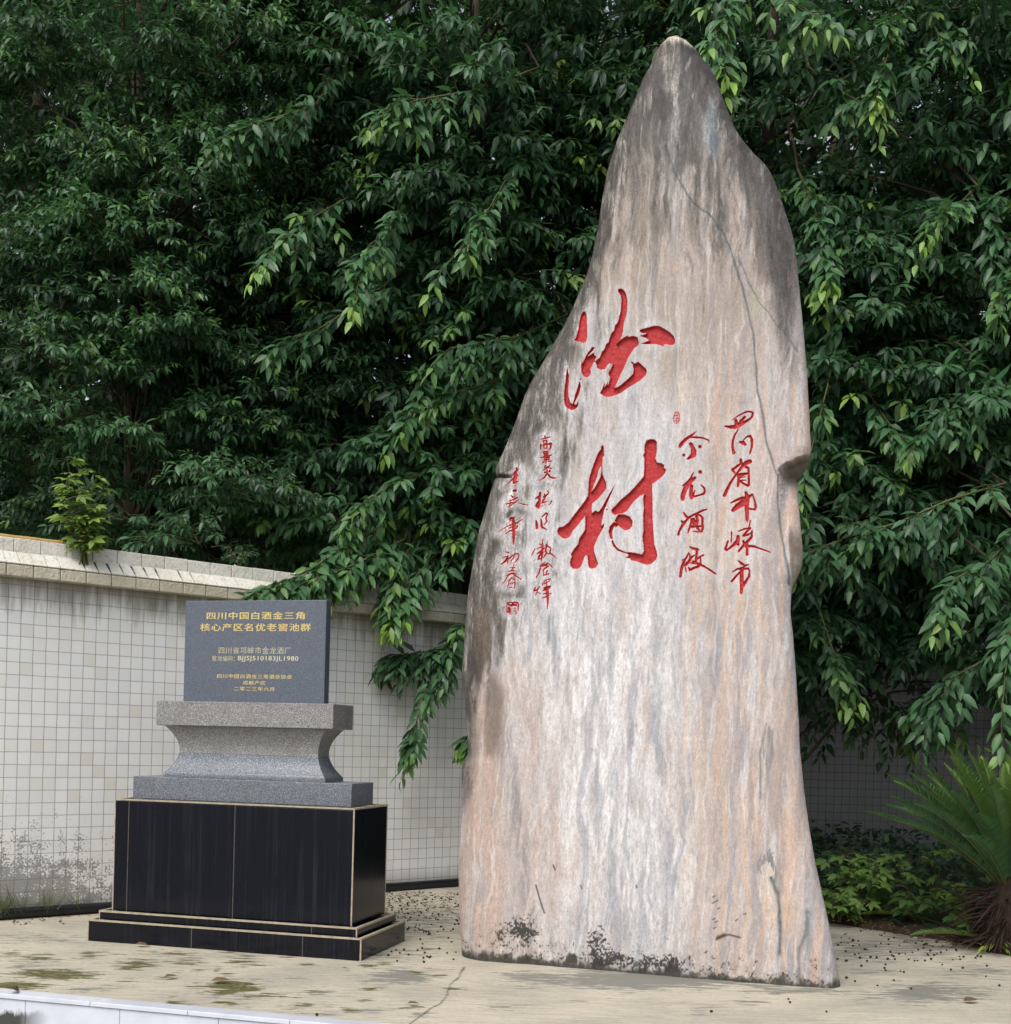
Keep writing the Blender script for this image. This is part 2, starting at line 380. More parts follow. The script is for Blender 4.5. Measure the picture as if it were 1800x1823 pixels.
# ------------------------------------------------------------------ tiled perimeter walls with coping
def make_wall(x0, y0, ang, x_from, x_to, label, chipped, face='tilewall'):
    W = empty('tiled_wall', (x0, y0, 0), ang); tag(W, label, 'wall')
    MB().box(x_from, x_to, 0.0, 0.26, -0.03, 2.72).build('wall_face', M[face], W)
    top = MB(); low = MB(); slope = MB(); bed = MB()
    x = x_from; k = 0; rr = random.Random(3)
    while x < x_to - 0.05:
        low.box(x + .003, min(x + .207, x_to), -.125 + rr.uniform(-.002, .002), .03, 2.692, 2.782, .006)
        xx = x + 0.09
        top.box(xx + .002, xx + .208, -.012 + rr.uniform(-.002, .002), .30, 2.885, 3.006 + rr.uniform(-.002, .002), .006)
        x += 0.21
    x = x_from; pt = Vector((0, -0.118, 2.787)); pb = Vector((0, -0.016, 2.888))
    while x < x_to - 0.05:
        j = rr.uniform(-.003, .003); gap = 0
        if chipped and -0.1 < x < 1.5 and rr.random() < 0.55: gap = rr.uniform(.008, .028)
        a, b = x + .002, x + .103
        tw = gap * 0.9
        q = [(a, pt.y, pt.z), (b - gap * .2, pt.y, pt.z), (b - gap, pb.y, pb.z + j), (a, pb.y, pb.z + j)]
        q2 = [(u, v - .008, z + .008) for u, v, z in q]
        vs = [slope.bm.verts.new(p) for p in q + q2]
        for f in ((3, 2, 1, 0), (4, 5, 6, 7), (0, 1, 5, 4), (1, 2, 6, 5), (2, 3, 7, 6), (3, 0, 4, 7)): slope.bm.faces.new([vs[i] for i in f])
        x += 0.105
    bed.poly([(x_from, -.112, 2.776), (x_to, -.112, 2.776), (x_to, -.004, 2.887), (x_from, -.004, 2.887)])
    bed.box(x_from, x_to, -.004, .295, 2.722, 3.0)
    bed.build('mortar_core', M['joint_dim'], W)
    low.build('edge_course', M['coping_low'], W); slope.build('sloped_tiles', M['coping'], W); top.build('ridge_course', M['coping'], W)
    return W
WA = rad(40.44); wx = np.array([math.cos(WA), math.sin(WA)])
make_wall(-3.937, 9.488, WA, -3.0, 8.94, 'long white tiled wall with cream coping behind the black monument', True)
cor = np.array([-3.937, 9.488]) + wx * 8.96
make_wall(cor[0], cor[1], rad(3), 0.0, 12.0, 'tiled wall toned dark for shade in the corner behind the cycad and weeds', False, 'tilewall_shade')
# black pipe at the wall's foot
m = MB(); pts = []
for k in range(40):
    s = -3 + k * 0.29; pts.append((s, -0.045 + 0.006 * math.sin(k * 1.3), 0.045 + 0.003 * math.sin(k * .7)))
m.tube(pts, [0.042] * 40, 10)
pp = m.build('drain_pipe', M['pipe'], None, True); pp.location = (-3.937, 9.488, 0); pp.rotation_euler = (0, 0, WA)
tag(pp, 'black plastic pipe lying along the foot of the long tiled wall', 'pipe')
# bamboo pole on the coping
p0 = at_depth(-60, 938, 9.4); p1 = at_depth(103, 968, 9.95)
d_ = np.array([-3.937, 9.488]) + wx * -0.4 + np.array([-wx[1], wx[0]]) * 0.08; e_ = np.array([-3.937, 9.488]) + wx * 0.52 + np.array([-wx[1], wx[0]]) * 0.03
bpts = [Vector((d_[0] + (e_[0] - d_[0]) * k / 8, d_[1] + (e_[1] - d_[1]) * k / 8, 3.022)) for k in range(9)]
bp = MB().tube(bpts, [0.014 + 0.002 * (k % 2) for k in range(9)], 10).build('bamboo_pole', M['bamboo'], None, True)
tag(bp, 'thin yellow bamboo pole lying on top of the tiled wall', 'pole')

# ------------------------------------------------------------------ black and grey monument
YAW = 0.2587; MC = np.array([-1.832, 8.7954])
mon = empty('stone_monument', (MC[0], MC[1], 0), -YAW)
tag(mon, 'black tiled pedestal carrying grey granite slabs and a gold lettered plaque', 'monument')
TI = dict(pl=(1.119, .085, 1.735, 2.478), us=(1.387, .373, 1.556, 1.734), ls=(1.71, .417, 1.017, 1.18), ba=(1.849, .644, .211, 1.015), s2=(1.979, .768, .151, .21), s1=(2.087, .877, 0, .15))
def tbox(k, name, mat, bev=.004, dz=0, par=mon):
    W_, D_, a, b = TI[k]; return MB().box(-W_ / 2, W_ / 2, -D_ / 2, D_ / 2, a + (-.01 if k == 's1' else 0), b + dz, bev).build(name, mat, par)
tbox('s1', 'step', M['black'], .004, -.004); tbox('s2', 'step', M['black'], .004, -.004)
base = tbox('ba', 'base_block', M['black'], .004, -.012)
tbox('ls', 'plinth_slab', M['granite'], .005); tbox('us', 'cap_slab', M['granite_cap'], .006)
plq = tbox('pl', 'plaque', M['granite_dark'], .004)
# pale edging along the exposed corners
def edging(k, name, th=.010, vert=True, joints=()):
    W_, D_, a, b = TI[k]; e = .003; m = MB(); X, Y = W_ / 2, D_ / 2
    for z0, z1 in ((b - th, b + .003),):
        m.box(-X - e, X + e, -Y - e, -Y + .022, z0, z1); m.box(-X - e, X + e, Y - .022, Y + e, z0, z1)
        m.box(-X - e, -X + .022, -Y + .022, Y - .022, z0, z1); m.box(X - .022, X + e, -Y + .022, Y - .022, z0, z1)
    if vert:
        for sx in (-1, 1):
            for sy in (-1, 1):
                m.box(min(sx * (X + e), sx * (X - .006)), max(sx * (X + e), sx * (X - .006)), min(sy * (Y + e), sy * (Y - .006)), max(sy * (Y + e), sy * (Y - .006)), a, b - th)
    m.build(name, M['joint'], mon)
    if joints:
        for j in joints: MB().box(j - .0028, j + .0028, -Y - .002, -Y + .003, a, b - th).build('panel_joint', M['joint_dim'], mon)
edging('ba', 'edge_trim', .008, True, (-.81, .03)); edging('s2', 'edge_trim', .008, True, (.66,)); edging('s1', 'edge_trim', .008, True, (-.22, .62))
# concave waist
prof = []
for i in range(33):
    f = i / 32; z = 1.182 + f * (1.554 - 1.182)
    if f < .08: k = 1.0
    else:
        q = (f - .08) / .92; k = 1 - math.sin(math.pi * min(max(q, 0), 1)) ** 0.85
    prof.append((z, k))
def waist_piece(pr, mat):
    m = MB(); rings = []
    for z, k in pr:
        hx, hy = .548 + .086 * k, .098 + .068 * k
        rings.append([m.bm.verts.new(p) for p in ((-hx, -hy, z), (hx, -hy, z), (hx, hy, z), (-hx, hy, z))])
    for a, b in zip(rings, rings[1:]):
        for k in range(4):
            f = m.bm.faces.new((a[k], a[(k + 1) % 4], b[(k + 1) % 4], b[k])); f.smooth = True
    m.bm.faces.new(rings[0][::-1]); m.bm.faces.new(rings[-1])
    for e in m.bm.edges:
        v0, v1 = e.verts
        if abs(v0.co.z - v1.co.z) > 1e-4: e.smooth = False
    return m.build('waist_block', mat, mon)
mid = [i for i, q in enumerate(prof) if q[0] <= 1.3665][-1]
waist_piece(prof[:mid + 1], M['granite']); waist_piece([(prof[mid][0] + .002, prof[mid][1])] + prof[mid + 1:], M['granite_cap'])
MB().box(-.546, .546, -.096, .096, prof[mid][0] - .001, prof[mid][0] + .003).build('waist_joint', M['joint_dim'], mon)
# gold lettering on the plaque
ey2 = np.array([math.sin(YAW), math.cos(YAW)]); ex2 = np.array([math.cos(YAW), -math.sin(YAW)])
pf = np.array([*(MC - ey2 * TI['pl'][1] / 2), 0]); pn = np.array([*ey2, 0])
def plq_uv(zx, zy):
    p = on_plane(np.array(320 + zx / 6.4286), np.array(1060 + zy / 6.4286), pf, pn); return float((p[:2] - MC) @ ex2), float(p[2])
def text_line(txt, x0, y0, x1, y1, mat, bold=0.0):
    u0, v1 = plq_uv(x0, y0); u1, v0 = plq_uv(x1, y1); v0 = (v0 + plq_uv(x0, y1)[1]) / 2; v1 = (v1 + plq_uv(x1, y0)[1]) / 2
    cu = bpy.data.curves.new('inscription', 'FONT'); cu.body = txt; cu.size = 1; cu.extrude = 0.01; cu.space_character = 1.12; cu.resolution_u = 3
    ob = bpy.data.objects.new('tmp', cu); COL.objects.link(ob)
    dg = bpy.context.evaluated_depsgraph_get(); me = bpy.data.meshes.new_from_object(ob.evaluated_get(dg)); bpy.data.objects.remove(ob)
    n = len(me.vertices); co = np.zeros(n * 3, np.float32); me.vertices.foreach_get('co', co); co = co.reshape(-1, 3)
    if bold:                       # a broader brush: the strokes laid down several times, each a hair to the side
        src = me; offs = [(0, 0), (bold, 0), (-bold, 0), (0, bold * .6), (0, -bold * .6)]
        bmx = bmesh.new()
        for k, (a, b) in enumerate(offs):
            n0 = len(bmx.verts); bmx.from_mesh(src); bmx.verts.ensure_lookup_table()
            for v in bmx.verts[n0:]: v.co.x += a; v.co.y += b; v.co.z -= .0012 * k
        bmx.to_mesh(me); bmx.free(); n = len(me.vertices); co = np.zeros(n * 3, np.float32); me.vertices.foreach_get('co', co); co = co.reshape(-1, 3)
    mn, mx = co.min(0), co.max(0); X = (co[:, 0] - mn[0]) / (mx[0] - mn[0]); Z = (co[:, 1] - mn[1]) / (mx[1] - mn[1]); D = (co[:, 2] - mn[2]) / max(mx[2] - mn[2], 1e-6)
    out = np.stack([u0 + X * (u1 - u0), -TI['pl'][1] / 2 - D * .0016 + .0006, v0 + Z * (v1 - v0)], -1)
    me.vertices.foreach_set('co', out.astype(np.float32).ravel()); me.materials.clear(); me.materials.append(mat); me.update(); me.name = 'inscription'
    for p_ in me.polygons: p_.material_index = 0
    return link(bpy.data.objects.new('inscription', me), plq)
text_line('四川中国白酒金三角', 310, 188, 1430, 274, M['gold'], .015)
text_line('核心产区名优老窖池群', 236, 320, 1500, 410, M['gold'], .014)
text_line('四川省邛崃市金龙酒厂', 447, 590, 1272, 670, M['gold_dim'])
text_line('窖池编码：', 372, 690, 632, 752, M['gold_dim'])
text_line('BJJSJ510183JL1980', 668, 694, 1356, 762, M['cream_paint'], .006)
text_line('四川中国白酒金三角酒业协会', 428, 903, 1286, 952, M['gold'], .006)
text_line('成都产区', 722, 978, 982, 1024, M['gold'], .006)
text_line('二零二三年六月', 620, 1046, 1080, 1094, M['gold'], .006)
# ------------------------------------------------------------------ the inscribed standing stone
SA = rad(-16.46); se = np.array([math.cos(SA), math.sin(SA)]); sn = np.array([-se[1], se[0]])      # along the face, into the stone
S0 = np.array([-0.270, 8.275])
def stone_xyz(s, d, z): return np.stack([S0[0] + s * se[0] + d * sn[0], S0[1] + s * se[1] + d * sn[1], z], -1)
def lean(z): return 0.42 * np.clip((z - 4.9) / 1.24, 0, 1.2) ** 2
def px_to_stone(px, py, off=0.0):
    px = np.asarray(px, float); py = np.asarray(py, float); z = np.full_like(px, 3.0); nrm = np.array([*sn, 0.0])
    for _ in range(5):
        d = off * (1 - .85 * sst(5.6, 6.1, z)) + lean(z); r = ray(px, py)
        base = (np.array([*S0, 0.0]) - O3) @ nrm + d
        p = O3 + r * (base / (r @ nrm))[..., None]
        z = p[..., 2]
    return (p[..., :2] - S0) @ se, z
LEFT = [(820, 1716), (820, 1706), (816, 1640), (814, 1560), (816, 1520), (820, 1440), (819, 1376), (820, 1356), (825, 1351), (831, 1346), (831, 1312), (826, 1264), (821, 1199), (825, 1129), (831, 1051), (847, 954), (864, 896), (876, 853), (881, 845), (877, 840), (877, 833), (891, 804), (901, 779), (917, 738), (932, 686), (956, 651), (983, 604), (1010, 553), (1033, 499), (1049, 452), (1059, 390), (1068, 328), (1078, 281), (1096, 227), (1119, 164), (1138, 122), (1158, 91), (1173, 76), (1189, 67)]
RIGHT = [(1497, 1770), (1497, 1762), (1494, 1744), (1486, 1700), (1476, 1648), (1464, 1592), (1452, 1540), (1440, 1472), (1432, 1412), (1424, 1340), (1419, 1240), (1416, 1187), (1411, 1129), (1407, 1090), (1409, 1041), (1418, 1024), (1426, 1004), (1428, 973), (1424, 923), (1419, 876), (1416, 845), (1424, 835), (1439, 818), (1444, 798), (1442, 752), (1438, 682), (1434, 623), (1426, 546), (1422, 499), (1418, 460), (1414, 421), (1409, 398), (1399, 382), (1391, 351), (1380, 316), (1368, 289), (1352, 271), (1329, 258), (1317, 242), (1302, 207), (1282, 153), (1271, 118), (1261, 98), (1243, 79), (1224, 67), (1208, 64.5)]
lS, lZ = px_to_stone(*np.array(LEFT, float).T, 0.15); rS, rZ = px_to_stone(*np.array(RIGHT, float).T, 0.10)
ztop = max(lZ.max(), rZ.max()) + 0.004
zt0, zt1 = px_to_stone(1050, 1105)[1], px_to_stone(1050, 500)[1]
zr = np.concatenate([np.arange(-0.04, zt0, 0.0058), np.arange(zt0, zt1, 0.0032), np.arange(zt1, ztop - 0.10, 0.0058), ztop - 0.10 * (1 - np.sin(np.linspace(0, math.pi / 2, 26)))])
zr = np.unique(np.round(zr, 5)); NR = len(zr)
lo = np.argsort(lZ); ro = np.argsort(rZ)
xL = np.interp(zr, lZ[lo], lS[lo]); xR = np.interp(zr, rZ[ro], rS[ro])
def smooth_z(x):
    zz = np.arange(zr[0], zr[-1], .004); y = np.interp(zz, zr, x); out = []
    for n in (31, 121):
        k = np.exp(-np.linspace(-2, 2, n) ** 2); k /= k.sum(); out.append(np.convolve(np.pad(y, n // 2, mode='edge'), k, 'valid'))
    b = sst(3.45, 3.6, zz); return np.interp(zr, zz, out[0] * (1 - b) + out[1] * b)
tw_ = sst(5.7, 5.95, zr); xL = smooth_z(xL) * (1 - tw_) + xL * tw_; kn_ = sst(2.35, 2.45, zr) * (1 - sst(3.45, 3.55, zr)); xR = smooth_z(xR) * (1 - np.maximum(tw_, kn_)) + xR * np.maximum(tw_, kn_)
xL += 0.006 * (fbm(zr * 6, zr * 0 + .5, 21) - .5); xR += 0.006 * (fbm(zr * 6, zr * 0 + .5, 31) - .5)
NFc, NBc = 780, 70
a_ = np.linspace(0, 1, NFc); uf = 0.10 * (0.5 - 0.5 * np.cos(a_ * math.pi)) + 0.90 * a_
Wd = (xR - xL)
sf = xL[:, None] + Wd[:, None] * uf[None, :]
ZF = np.repeat(zr[:, None], NFc, 1)
# photo position of each point of the face, for measured features
P0 = stone_xyz(sf, lean(ZF) + 0.02, ZF); fx, fy = to_px(P0)
def edge_round(e, r): q = np.clip(e / r, 0, 1); return r * (1 - np.sqrt(np.clip(1 - (1 - q) ** 2, 0, 1)))
rl = np.minimum(0.26 + 0.10 * np.clip((zr - 2) / 3, 0, 1), Wd * 0.48)[:, None]; rrt = np.minimum(0.13 + 0.06 * np.clip((zr - 4) / 1.5, 0, 1), Wd * 0.48)[:, None]
D = lean(ZF) + 0.8 * edge_round(sf - xL[:, None], rl) + edge_round(xR[:, None] - sf, rrt)
D += 0.05 * (fbm(sf * 2.2, ZF * 0.6, 41, 3) - 0.5) + 0.016 * (fbm(sf * 9, ZF * 1.3, 44, 3) - 0.5) + 0.004 * (fbm(sf * 40, ZF * 6, 47, 3) - 0.5)
def seg_d(x, y, pts):
    best = np.full(np.shape(x), 1e9)
    for (ax, ay), (bx, by) in zip(pts, pts[1:]):
        q = np.clip(((x - ax) * (bx - ax) + (y - ay) * (by - ay)) / ((bx - ax) ** 2 + (by - ay) ** 2 + 1e-9), 0, 1)
        best = np.minimum(best, np.hypot(x - ax - q * (bx - ax), y - ay - q * (by - ay)))
    return best
wx_ = 5 * (fbm(fx / 28, fy / 60, 51, 3) - .5) ; wy_ = 6 * (fbm(fx / 40, fy / 50, 52, 3) - .5)
wxp, wyp = fx + wx_ * 2, fy + wy_ * 2
D += 0.035 * np.exp(-(seg_d(wxp, wyp, [(1335, 268), (1352, 330), (1362, 420), (1366, 500)]) / 16) ** 2)
n_k = fbm(fx / 9, fy / 9, 59, 3)
# knob at the right with an overhang below it, lobe set back further down
kx = sst(1384, 1404, fx + 6 * (n_k - .5))
D += 0.13 * kx * sst(812, 819, fy + 5 * (n_k - .5) + (1440 - fx) * -0.55 + 10) * (1 - sst(830, 900, fy)) + 0.04 * kx * sst(830, 842, fy) * (1 - sst(880, 960, fy))
lobe = sst(1404, 1410, wxp) * sst(930, 985, wyp) * (1 - sst(1030, 1060, wyp)); D += 0.10 * lobe
D += 0.05 * np.exp(-(seg_d(wxp, wyp, [(870, 841), (888, 844), (907, 848)]) / 3.2) ** 2)
vein = [(1213, 262), (1216, 330), (1222, 345), (1250, 372), (1272, 395)]
VEINS = [([(1185, 262), (1205, 320), (1235, 365), (1268, 393), (1290, 425), (1308, 468), (1325, 520), (1338, 590), (1346, 650), (1352, 700), (1360, 740), (1366, 790), (1376, 822), (1386, 850), (1384, 890), (1392, 950), (1398, 990), (1404, 1040)], 1.7, .72),
         ([(1265, 190), (1272, 235), (1276, 290), (1282, 330), (1290, 400)], 2.4, .4), ([(1318, 470), (1348, 535), (1380, 575), (1420, 625)], 1.5, .5),
         ([(1365, 1290), (1352, 1340), (1356, 1420)], 2.2, .45), ([(1372, 1560), (1384, 1590), (1388, 1640), (1386, 1700)], 3.0, .8), ([(1440, 1620), (1434, 1660), (1424, 1690), (1424, 1745)], 4, .55)]
veinm = np.zeros_like(fx)
for pts, wd, am in VEINS:
    dd = seg_d(wxp, wyp, pts); veinm = np.maximum(veinm, am * np.exp(-(dd / (wd * (.5 + 1.2 * vn(fx / 30, fy / 30, 57)))) ** 2)); D += 0.006 * am * np.exp(-(dd / 1.8) ** 2)

# ---- carved characters, traced from the photograph: polygons (large pair) and brush strokes x, y, half-width (rest)
def PG(ox, oy, sc, *rings): return ('p', ox, oy, sc, rings)
GLY = []
A1 = (980, 500, 7.2); A2 = (980, 770, 7.0125)
big1 = [[(415,372),(440,385),(462,440),(472,540),(480,660),(478,740),(465,790),(445,805),(400,800),(370,785),(345,790),(330,772),(290,772),(325,730),(345,660),(358,600),(368,500),(380,420)],
 [(905,108),(940,120),(970,165),(988,230),(992,300),(988,400),(970,480),(945,560),(935,650),(920,720),(890,780),(850,812),(930,745),(985,712),(1010,725),(1065,712),(1120,730),(1140,800),(1132,835),(1075,875),(1040,930),(990,1010),(965,1080),(920,1170),(880,1260),(845,1340),(825,1380),(870,1365),(940,1310),(1010,1250),(1062,1200),(1068,1150),(1060,1080),(1025,1040),(1060,1045),(1080,1070),(1130,1045),(1180,1090),(1235,1140),(1242,1185),(1220,1230),(1150,1290),(1060,1340),(980,1390),(890,1450),(800,1485),(740,1498),(690,1485),(640,1450),(670,1390),(705,1300),(700,1370),(745,1290),(740,1350),(775,1250),(755,1220),(745,1185),(775,1140),(770,1160),(805,1075),(760,1065),(735,1095),(710,1140),(650,1150),(605,1125),(600,1090),(585,1060),(590,1035),(640,990),(665,920),(700,880),(720,820),(750,800),(765,740),(780,690),(820,640),(830,580),(870,540),(885,470),(905,400),(910,330),(915,250),(905,195),(870,150),(870,115)],
 [(1150,632),(1240,610),(1330,590),(1400,592),(1460,625),(1540,675),(1590,725),(1605,780),(1600,820),(1565,842),(1530,835),(1490,825),(1465,830),(1450,858),(1425,840),(1340,822),(1250,825),(1155,812),(1200,800),(1270,775),(1235,745),(1180,725),(1145,715),(1200,700),(1240,685),(1175,675),(1145,655)],
 [(575,858),(555,905),(500,960),(480,985),(550,940),(572,925),(570,960),(600,985),(575,1030),(590,1045),(560,1060),(535,1110),(520,1150),(525,1200),(505,1235),(470,1250),(430,1230),(405,1180),(400,1090),(405,1050),(420,1065),(450,1000),(475,950),(520,890),(540,862)],
 [(222,1100),(235,1180),(245,1230),(242,1330),(235,1400),(240,1500),(262,1565),(285,1590),(310,1530),(325,1460),(350,1390),(375,1310),(390,1300),(395,1370),(380,1440),(350,1510),(320,1560),(315,1590),(335,1595),(350,1570),(355,1545),(368,1575),(355,1620),(325,1655),(275,1665),(225,1640),(192,1600),(185,1540),(183,1440),(195,1340),(205,1240),(215,1160)],
 [(410,1245),(400,1280),(390,1295),(385,1270)]]
big2 = [[(650,158),(668,180),(668,260),(678,290),(655,310),(650,400),(652,520),(695,630),(700,700),(660,755),(600,830),(530,885),(518,930),(520,1010),(545,990),(570,975),(600,995),(640,950),(690,850),(740,760),(818,632),(790,700),(730,840),(690,940),(668,985),(665,1030),(645,1100),(640,1170),(680,1135),(665,1190),(640,1240),(605,1300),(570,1370),(550,1430),(550,1490),(575,1570),(600,1640),(575,1690),(525,1705),(485,1690),(475,1640),(468,1550),(455,1530),(435,1550),(415,1600),(390,1670),(350,1705),(290,1705),(255,1670),(250,1620),(270,1550),(260,1525),(300,1460),(350,1400),(365,1330),(410,1260),(435,1220),(438,1150),(440,1045),(400,1090),(350,1160),(290,1230),(250,1300),(210,1330),(160,1325),(110,1285),(92,1240),(110,1195),(170,1180),(230,1130),(310,1020),(380,930),(440,850),(470,800),(478,700),(485,580),(520,460),(555,360),(590,270),(635,210),(635,180)],
 [(635,420),(640,470),(625,560),(595,620),(555,690),(515,745),(545,660),(570,600),(585,560),(600,480)],
 [(1250,88),(1310,95),(1335,130),(1332,250),(1315,340),(1340,385),(1390,390),(1425,415),(1420,450),(1452,470),(1440,510),(1400,560),(1340,610),(1275,650),(1275,750),(1280,830),(1282,950),(1280,1080),(1290,1250),(1300,1400),(1330,1490),(1340,1540),(1325,1590),(1270,1640),(1210,1655),(1150,1640),(1080,1610),(1010,1600),(1000,1575),(930,1565),(980,1545),(970,1525),(920,1500),(970,1495),(1060,1505),(1150,1525),(1170,1480),(1160,1390),(1150,1310),(1165,1230),(1160,1080),(1170,960),(1160,850),(1175,775),(1120,800),(1060,850),(1010,910),(960,980),(900,1015),(850,1020),(805,1035),(770,1005),(758,968),(820,910),(880,840),(970,770),(1060,680),(1140,590),(1170,550),(1175,450),(1175,330),(1160,290),(1178,260),(1175,180),(1200,105)],
 [(850,1024),(920,1024),(990,1050),(1030,1110),(1025,1170),(980,1220),(930,1225),(880,1190),(850,1170),(810,1190),(805,1160),(820,1130),(805,1105),(825,1060)]]
GLY.append([('p', *A1, big1)])
GLY.append([('p', *A2, big2), ('s', *A2, [[(800,1145,20),(765,1185,22),(750,1250,18),(765,1320,12)],[(775,1360,10),(800,1420,12),(850,1470,10),(930,1500,8)],[(708,967,9)]])])
def ST(crop, *strokes): GLY.append([('s', *crop, strokes)])
a = (1280, 725, 10.13)
ST(a, [(245,245,6),(310,200,9),(400,145,13),(500,100,15),(580,95,16),(620,115,16),(600,185,18),(550,235,18),(480,275,20)], [(115,355,12),(200,370,25),(290,370,35),(360,340,40),(440,295,32),(510,270,15)], [(310,250,25),(320,310,30)], [(470,190,20),(400,270,25)])
ST(a, [(355,410,10),(300,500,16),(260,600,18),(248,720,20),(270,835,25),(300,825,12)], [(375,640,15),(440,655,35),(480,690,20)], [(450,605,10),(510,545,14),(570,530,18),(600,600,22),(600,700,18),(565,845,14)])
ST(a, [(400,960,22),(410,1030,25),(440,1080,20)], [(560,990,35),(490,1020,35),(420,1090,25),(350,1180,18),(270,1290,16),(215,1370,20),(150,1500,25),(105,1600,26)], [(370,1050,18),(250,1140,22),(290,1200,14)], [(490,1090,22),(535,1110,18),(545,1250,18),(545,1400,20),(530,1430,18),(450,1390,18),(390,1350,18)], [(345,1230,20),(365,1300,22),(350,1430,22)], [(320,1225,18),(420,1230,30),(520,1205,15)], [(390,1275,12),(480,1270,10)], [(400,1335,12),(490,1330,10)])
a = (1280, 870, 9.12)
ST(a, [(440,70,18),(455,120,30),(460,200,35),(455,290,32),(460,400,26),(460,500,22),(465,555,8)], [(200,240,10),(300,190,20),(380,165,25),(450,170,30),(545,100,14)], [(230,360,25),(300,300,40),(380,250,45),(450,210,40)], [(545,100,12),(585,210,14),(600,290,20),(590,345,14),(500,335,15)])
ST(a, [(210,715,12),(205,880,10)], [(150,860,14),(110,990,18),(130,1010,14),(230,930,20),(310,850,30),(315,780,22)], [(315,910,22)], [(515,525,10),(490,630,10)], [(320,700,8),(420,660,14),(515,645,14),(450,710,16),(395,770,14),(460,760,16),(545,720,12)], [(540,690,12),(535,790,18),(470,860,22),(400,930,20),(325,1020,14)], [(400,860,18),(420,910,20)], [(440,940,22),(560,940,18),(650,970,12),(750,1005,12),(840,1040,8)], [(460,880,18),(460,1075,20)])
ST(a, [(310,1170,8),(360,1210,20),(420,1255,16),(490,1240,8)], [(225,1355,8),(300,1310,14),(390,1290,18),(420,1265,14)], [(370,1330,28),(370,1450,28),(375,1560,30),(365,1700,18)], [(330,1370,14),(270,1440,16),(210,1510,16)], [(400,1310,16),(480,1300,14),(500,1350,12),(490,1430,16),(440,1510,22),(390,1580,24)])
a = (1190, 730, 10.72)
ST(a, [(150,60,6),(205,60,6),(225,130,6),(220,230,6),(180,275,6),(125,270,6),(105,200,6),(120,110,6),(150,60,6)], [(130,130,6),(200,110,6)], [(160,70,5),(165,270,6)], [(110,190,6),(215,180,6)], [(120,230,6),(215,225,6)], [(190,60,5),(195,270,5)])
ST(a, [(540,435,8),(440,510,20),(340,580,26),(270,650,30),(235,710,28)], [(440,540,18),(540,540,18),(660,550,14),(780,595,12),(785,640,10)], [(440,670,32),(470,730,32),(490,800,45),(490,870,45),(430,920,30),(380,950,18)], [(610,718,30)], [(305,880,25)])
ST(a, [(485,1215,10),(440,1320,18),(380,1390,18),(290,1460,16)], [(520,1310,22),(440,1370,40),(370,1450,45),(330,1540,40),(290,1640,40),(285,1710,36)], [(455,1470,28),(445,1580,30),(440,1650,28),(455,1700,22)], [(515,1550,8),(480,1640,22),(500,1670,18),(600,1640,16),(680,1610,20),(705,1560,18),(690,1500,18),(630,1445,12)], [(617,1197,32)])
a = (1190, 890, 12.15)
ST(a, [(345,295,14),(390,370,26),(440,400,22)], [(840,220,14),(760,240,20),(640,300,22),(540,350,22),(450,410,24),(390,480,22),(350,540,32),(300,600,25),(260,680,22),(232,770,24)], [(305,480,20),(340,530,35)], [(510,430,20),(500,540,20),(465,640,20),(440,730,14)], [(640,340,22),(700,350,20),(745,400,22),(745,520,24),(755,620,24),(735,700,18),(640,705,14),(545,695,10)], [(620,370,30),(640,450,28),(630,530,28)], [(560,430,26),(560,540,28)], [(500,600,26),(620,590,26),(740,580,16)], [(640,620,28),(680,680,22)], [(600,480,30),(590,560,26)])
ST(a, [(475,1030,14),(540,1065,26),(600,1075,26),(675,1095,12)], [(630,1080,24),(625,1200,24),(610,1300,26),(600,1370,22)], [(455,1155,10),(420,1240,18),(370,1320,22),(320,1430,30),(290,1560,28),(275,1670,26)], [(315,1320,12),(400,1280,14)], [(580,1210,14),(500,1270,24),(460,1350,30),(380,1430,24)], [(470,1190,16),(490,1290,20)], [(765,1210,18),(690,1240,14),(640,1290,20)], [(700,1270,18),(710,1390,14)], [(540,1340,18),(640,1390,26),(740,1430,22),(850,1490,18),(940,1550,22),(1035,1615,14)], [(450,1480,14),(480,1530,26),(580,1480,22),(660,1450,28)], [(500,1380,14),(600,1390,20)], [(380,1480,14),(400,1570,12)])
a = (940, 770, 9.6)
ST(a, [(295,70,10),(305,110,12)], [(230,125,9),(310,105,10),(390,85,9)], [(270,150,12),(280,205,10),(330,195,10),(325,145,12),(270,150,10)], [(225,215,12),(225,300,10)], [(230,230,8),(330,215,12),(405,195,14),(395,270,14),(380,300,10)], [(280,245,10),(285,280,8),(335,275,8),(335,235,10)])
ST(a, [(275,340,12),(290,400,12),(340,390,12),(345,335,12),(275,340,10)], [(285,370,10),(340,365,10)], [(225,440,9),(310,415,12),(415,395,9)], [(290,440,14),(370,430,14),(365,470,12),(290,475,12)], [(325,460,14),(315,535,10)], [(290,500,10),(260,530,9)], [(355,500,12),(410,500,10)])
ST(a, [(295,600,12),(310,570,9)], [(380,580,10),(340,600,12),(275,655,8)], [(330,600,12),(410,630,10)], [(300,690,16)], [(380,670,20)], [(335,640,10),(335,720,12),(290,780,12),(200,835,6)], [(340,710,14),(390,770,14),(440,790,14),(490,790,8)])
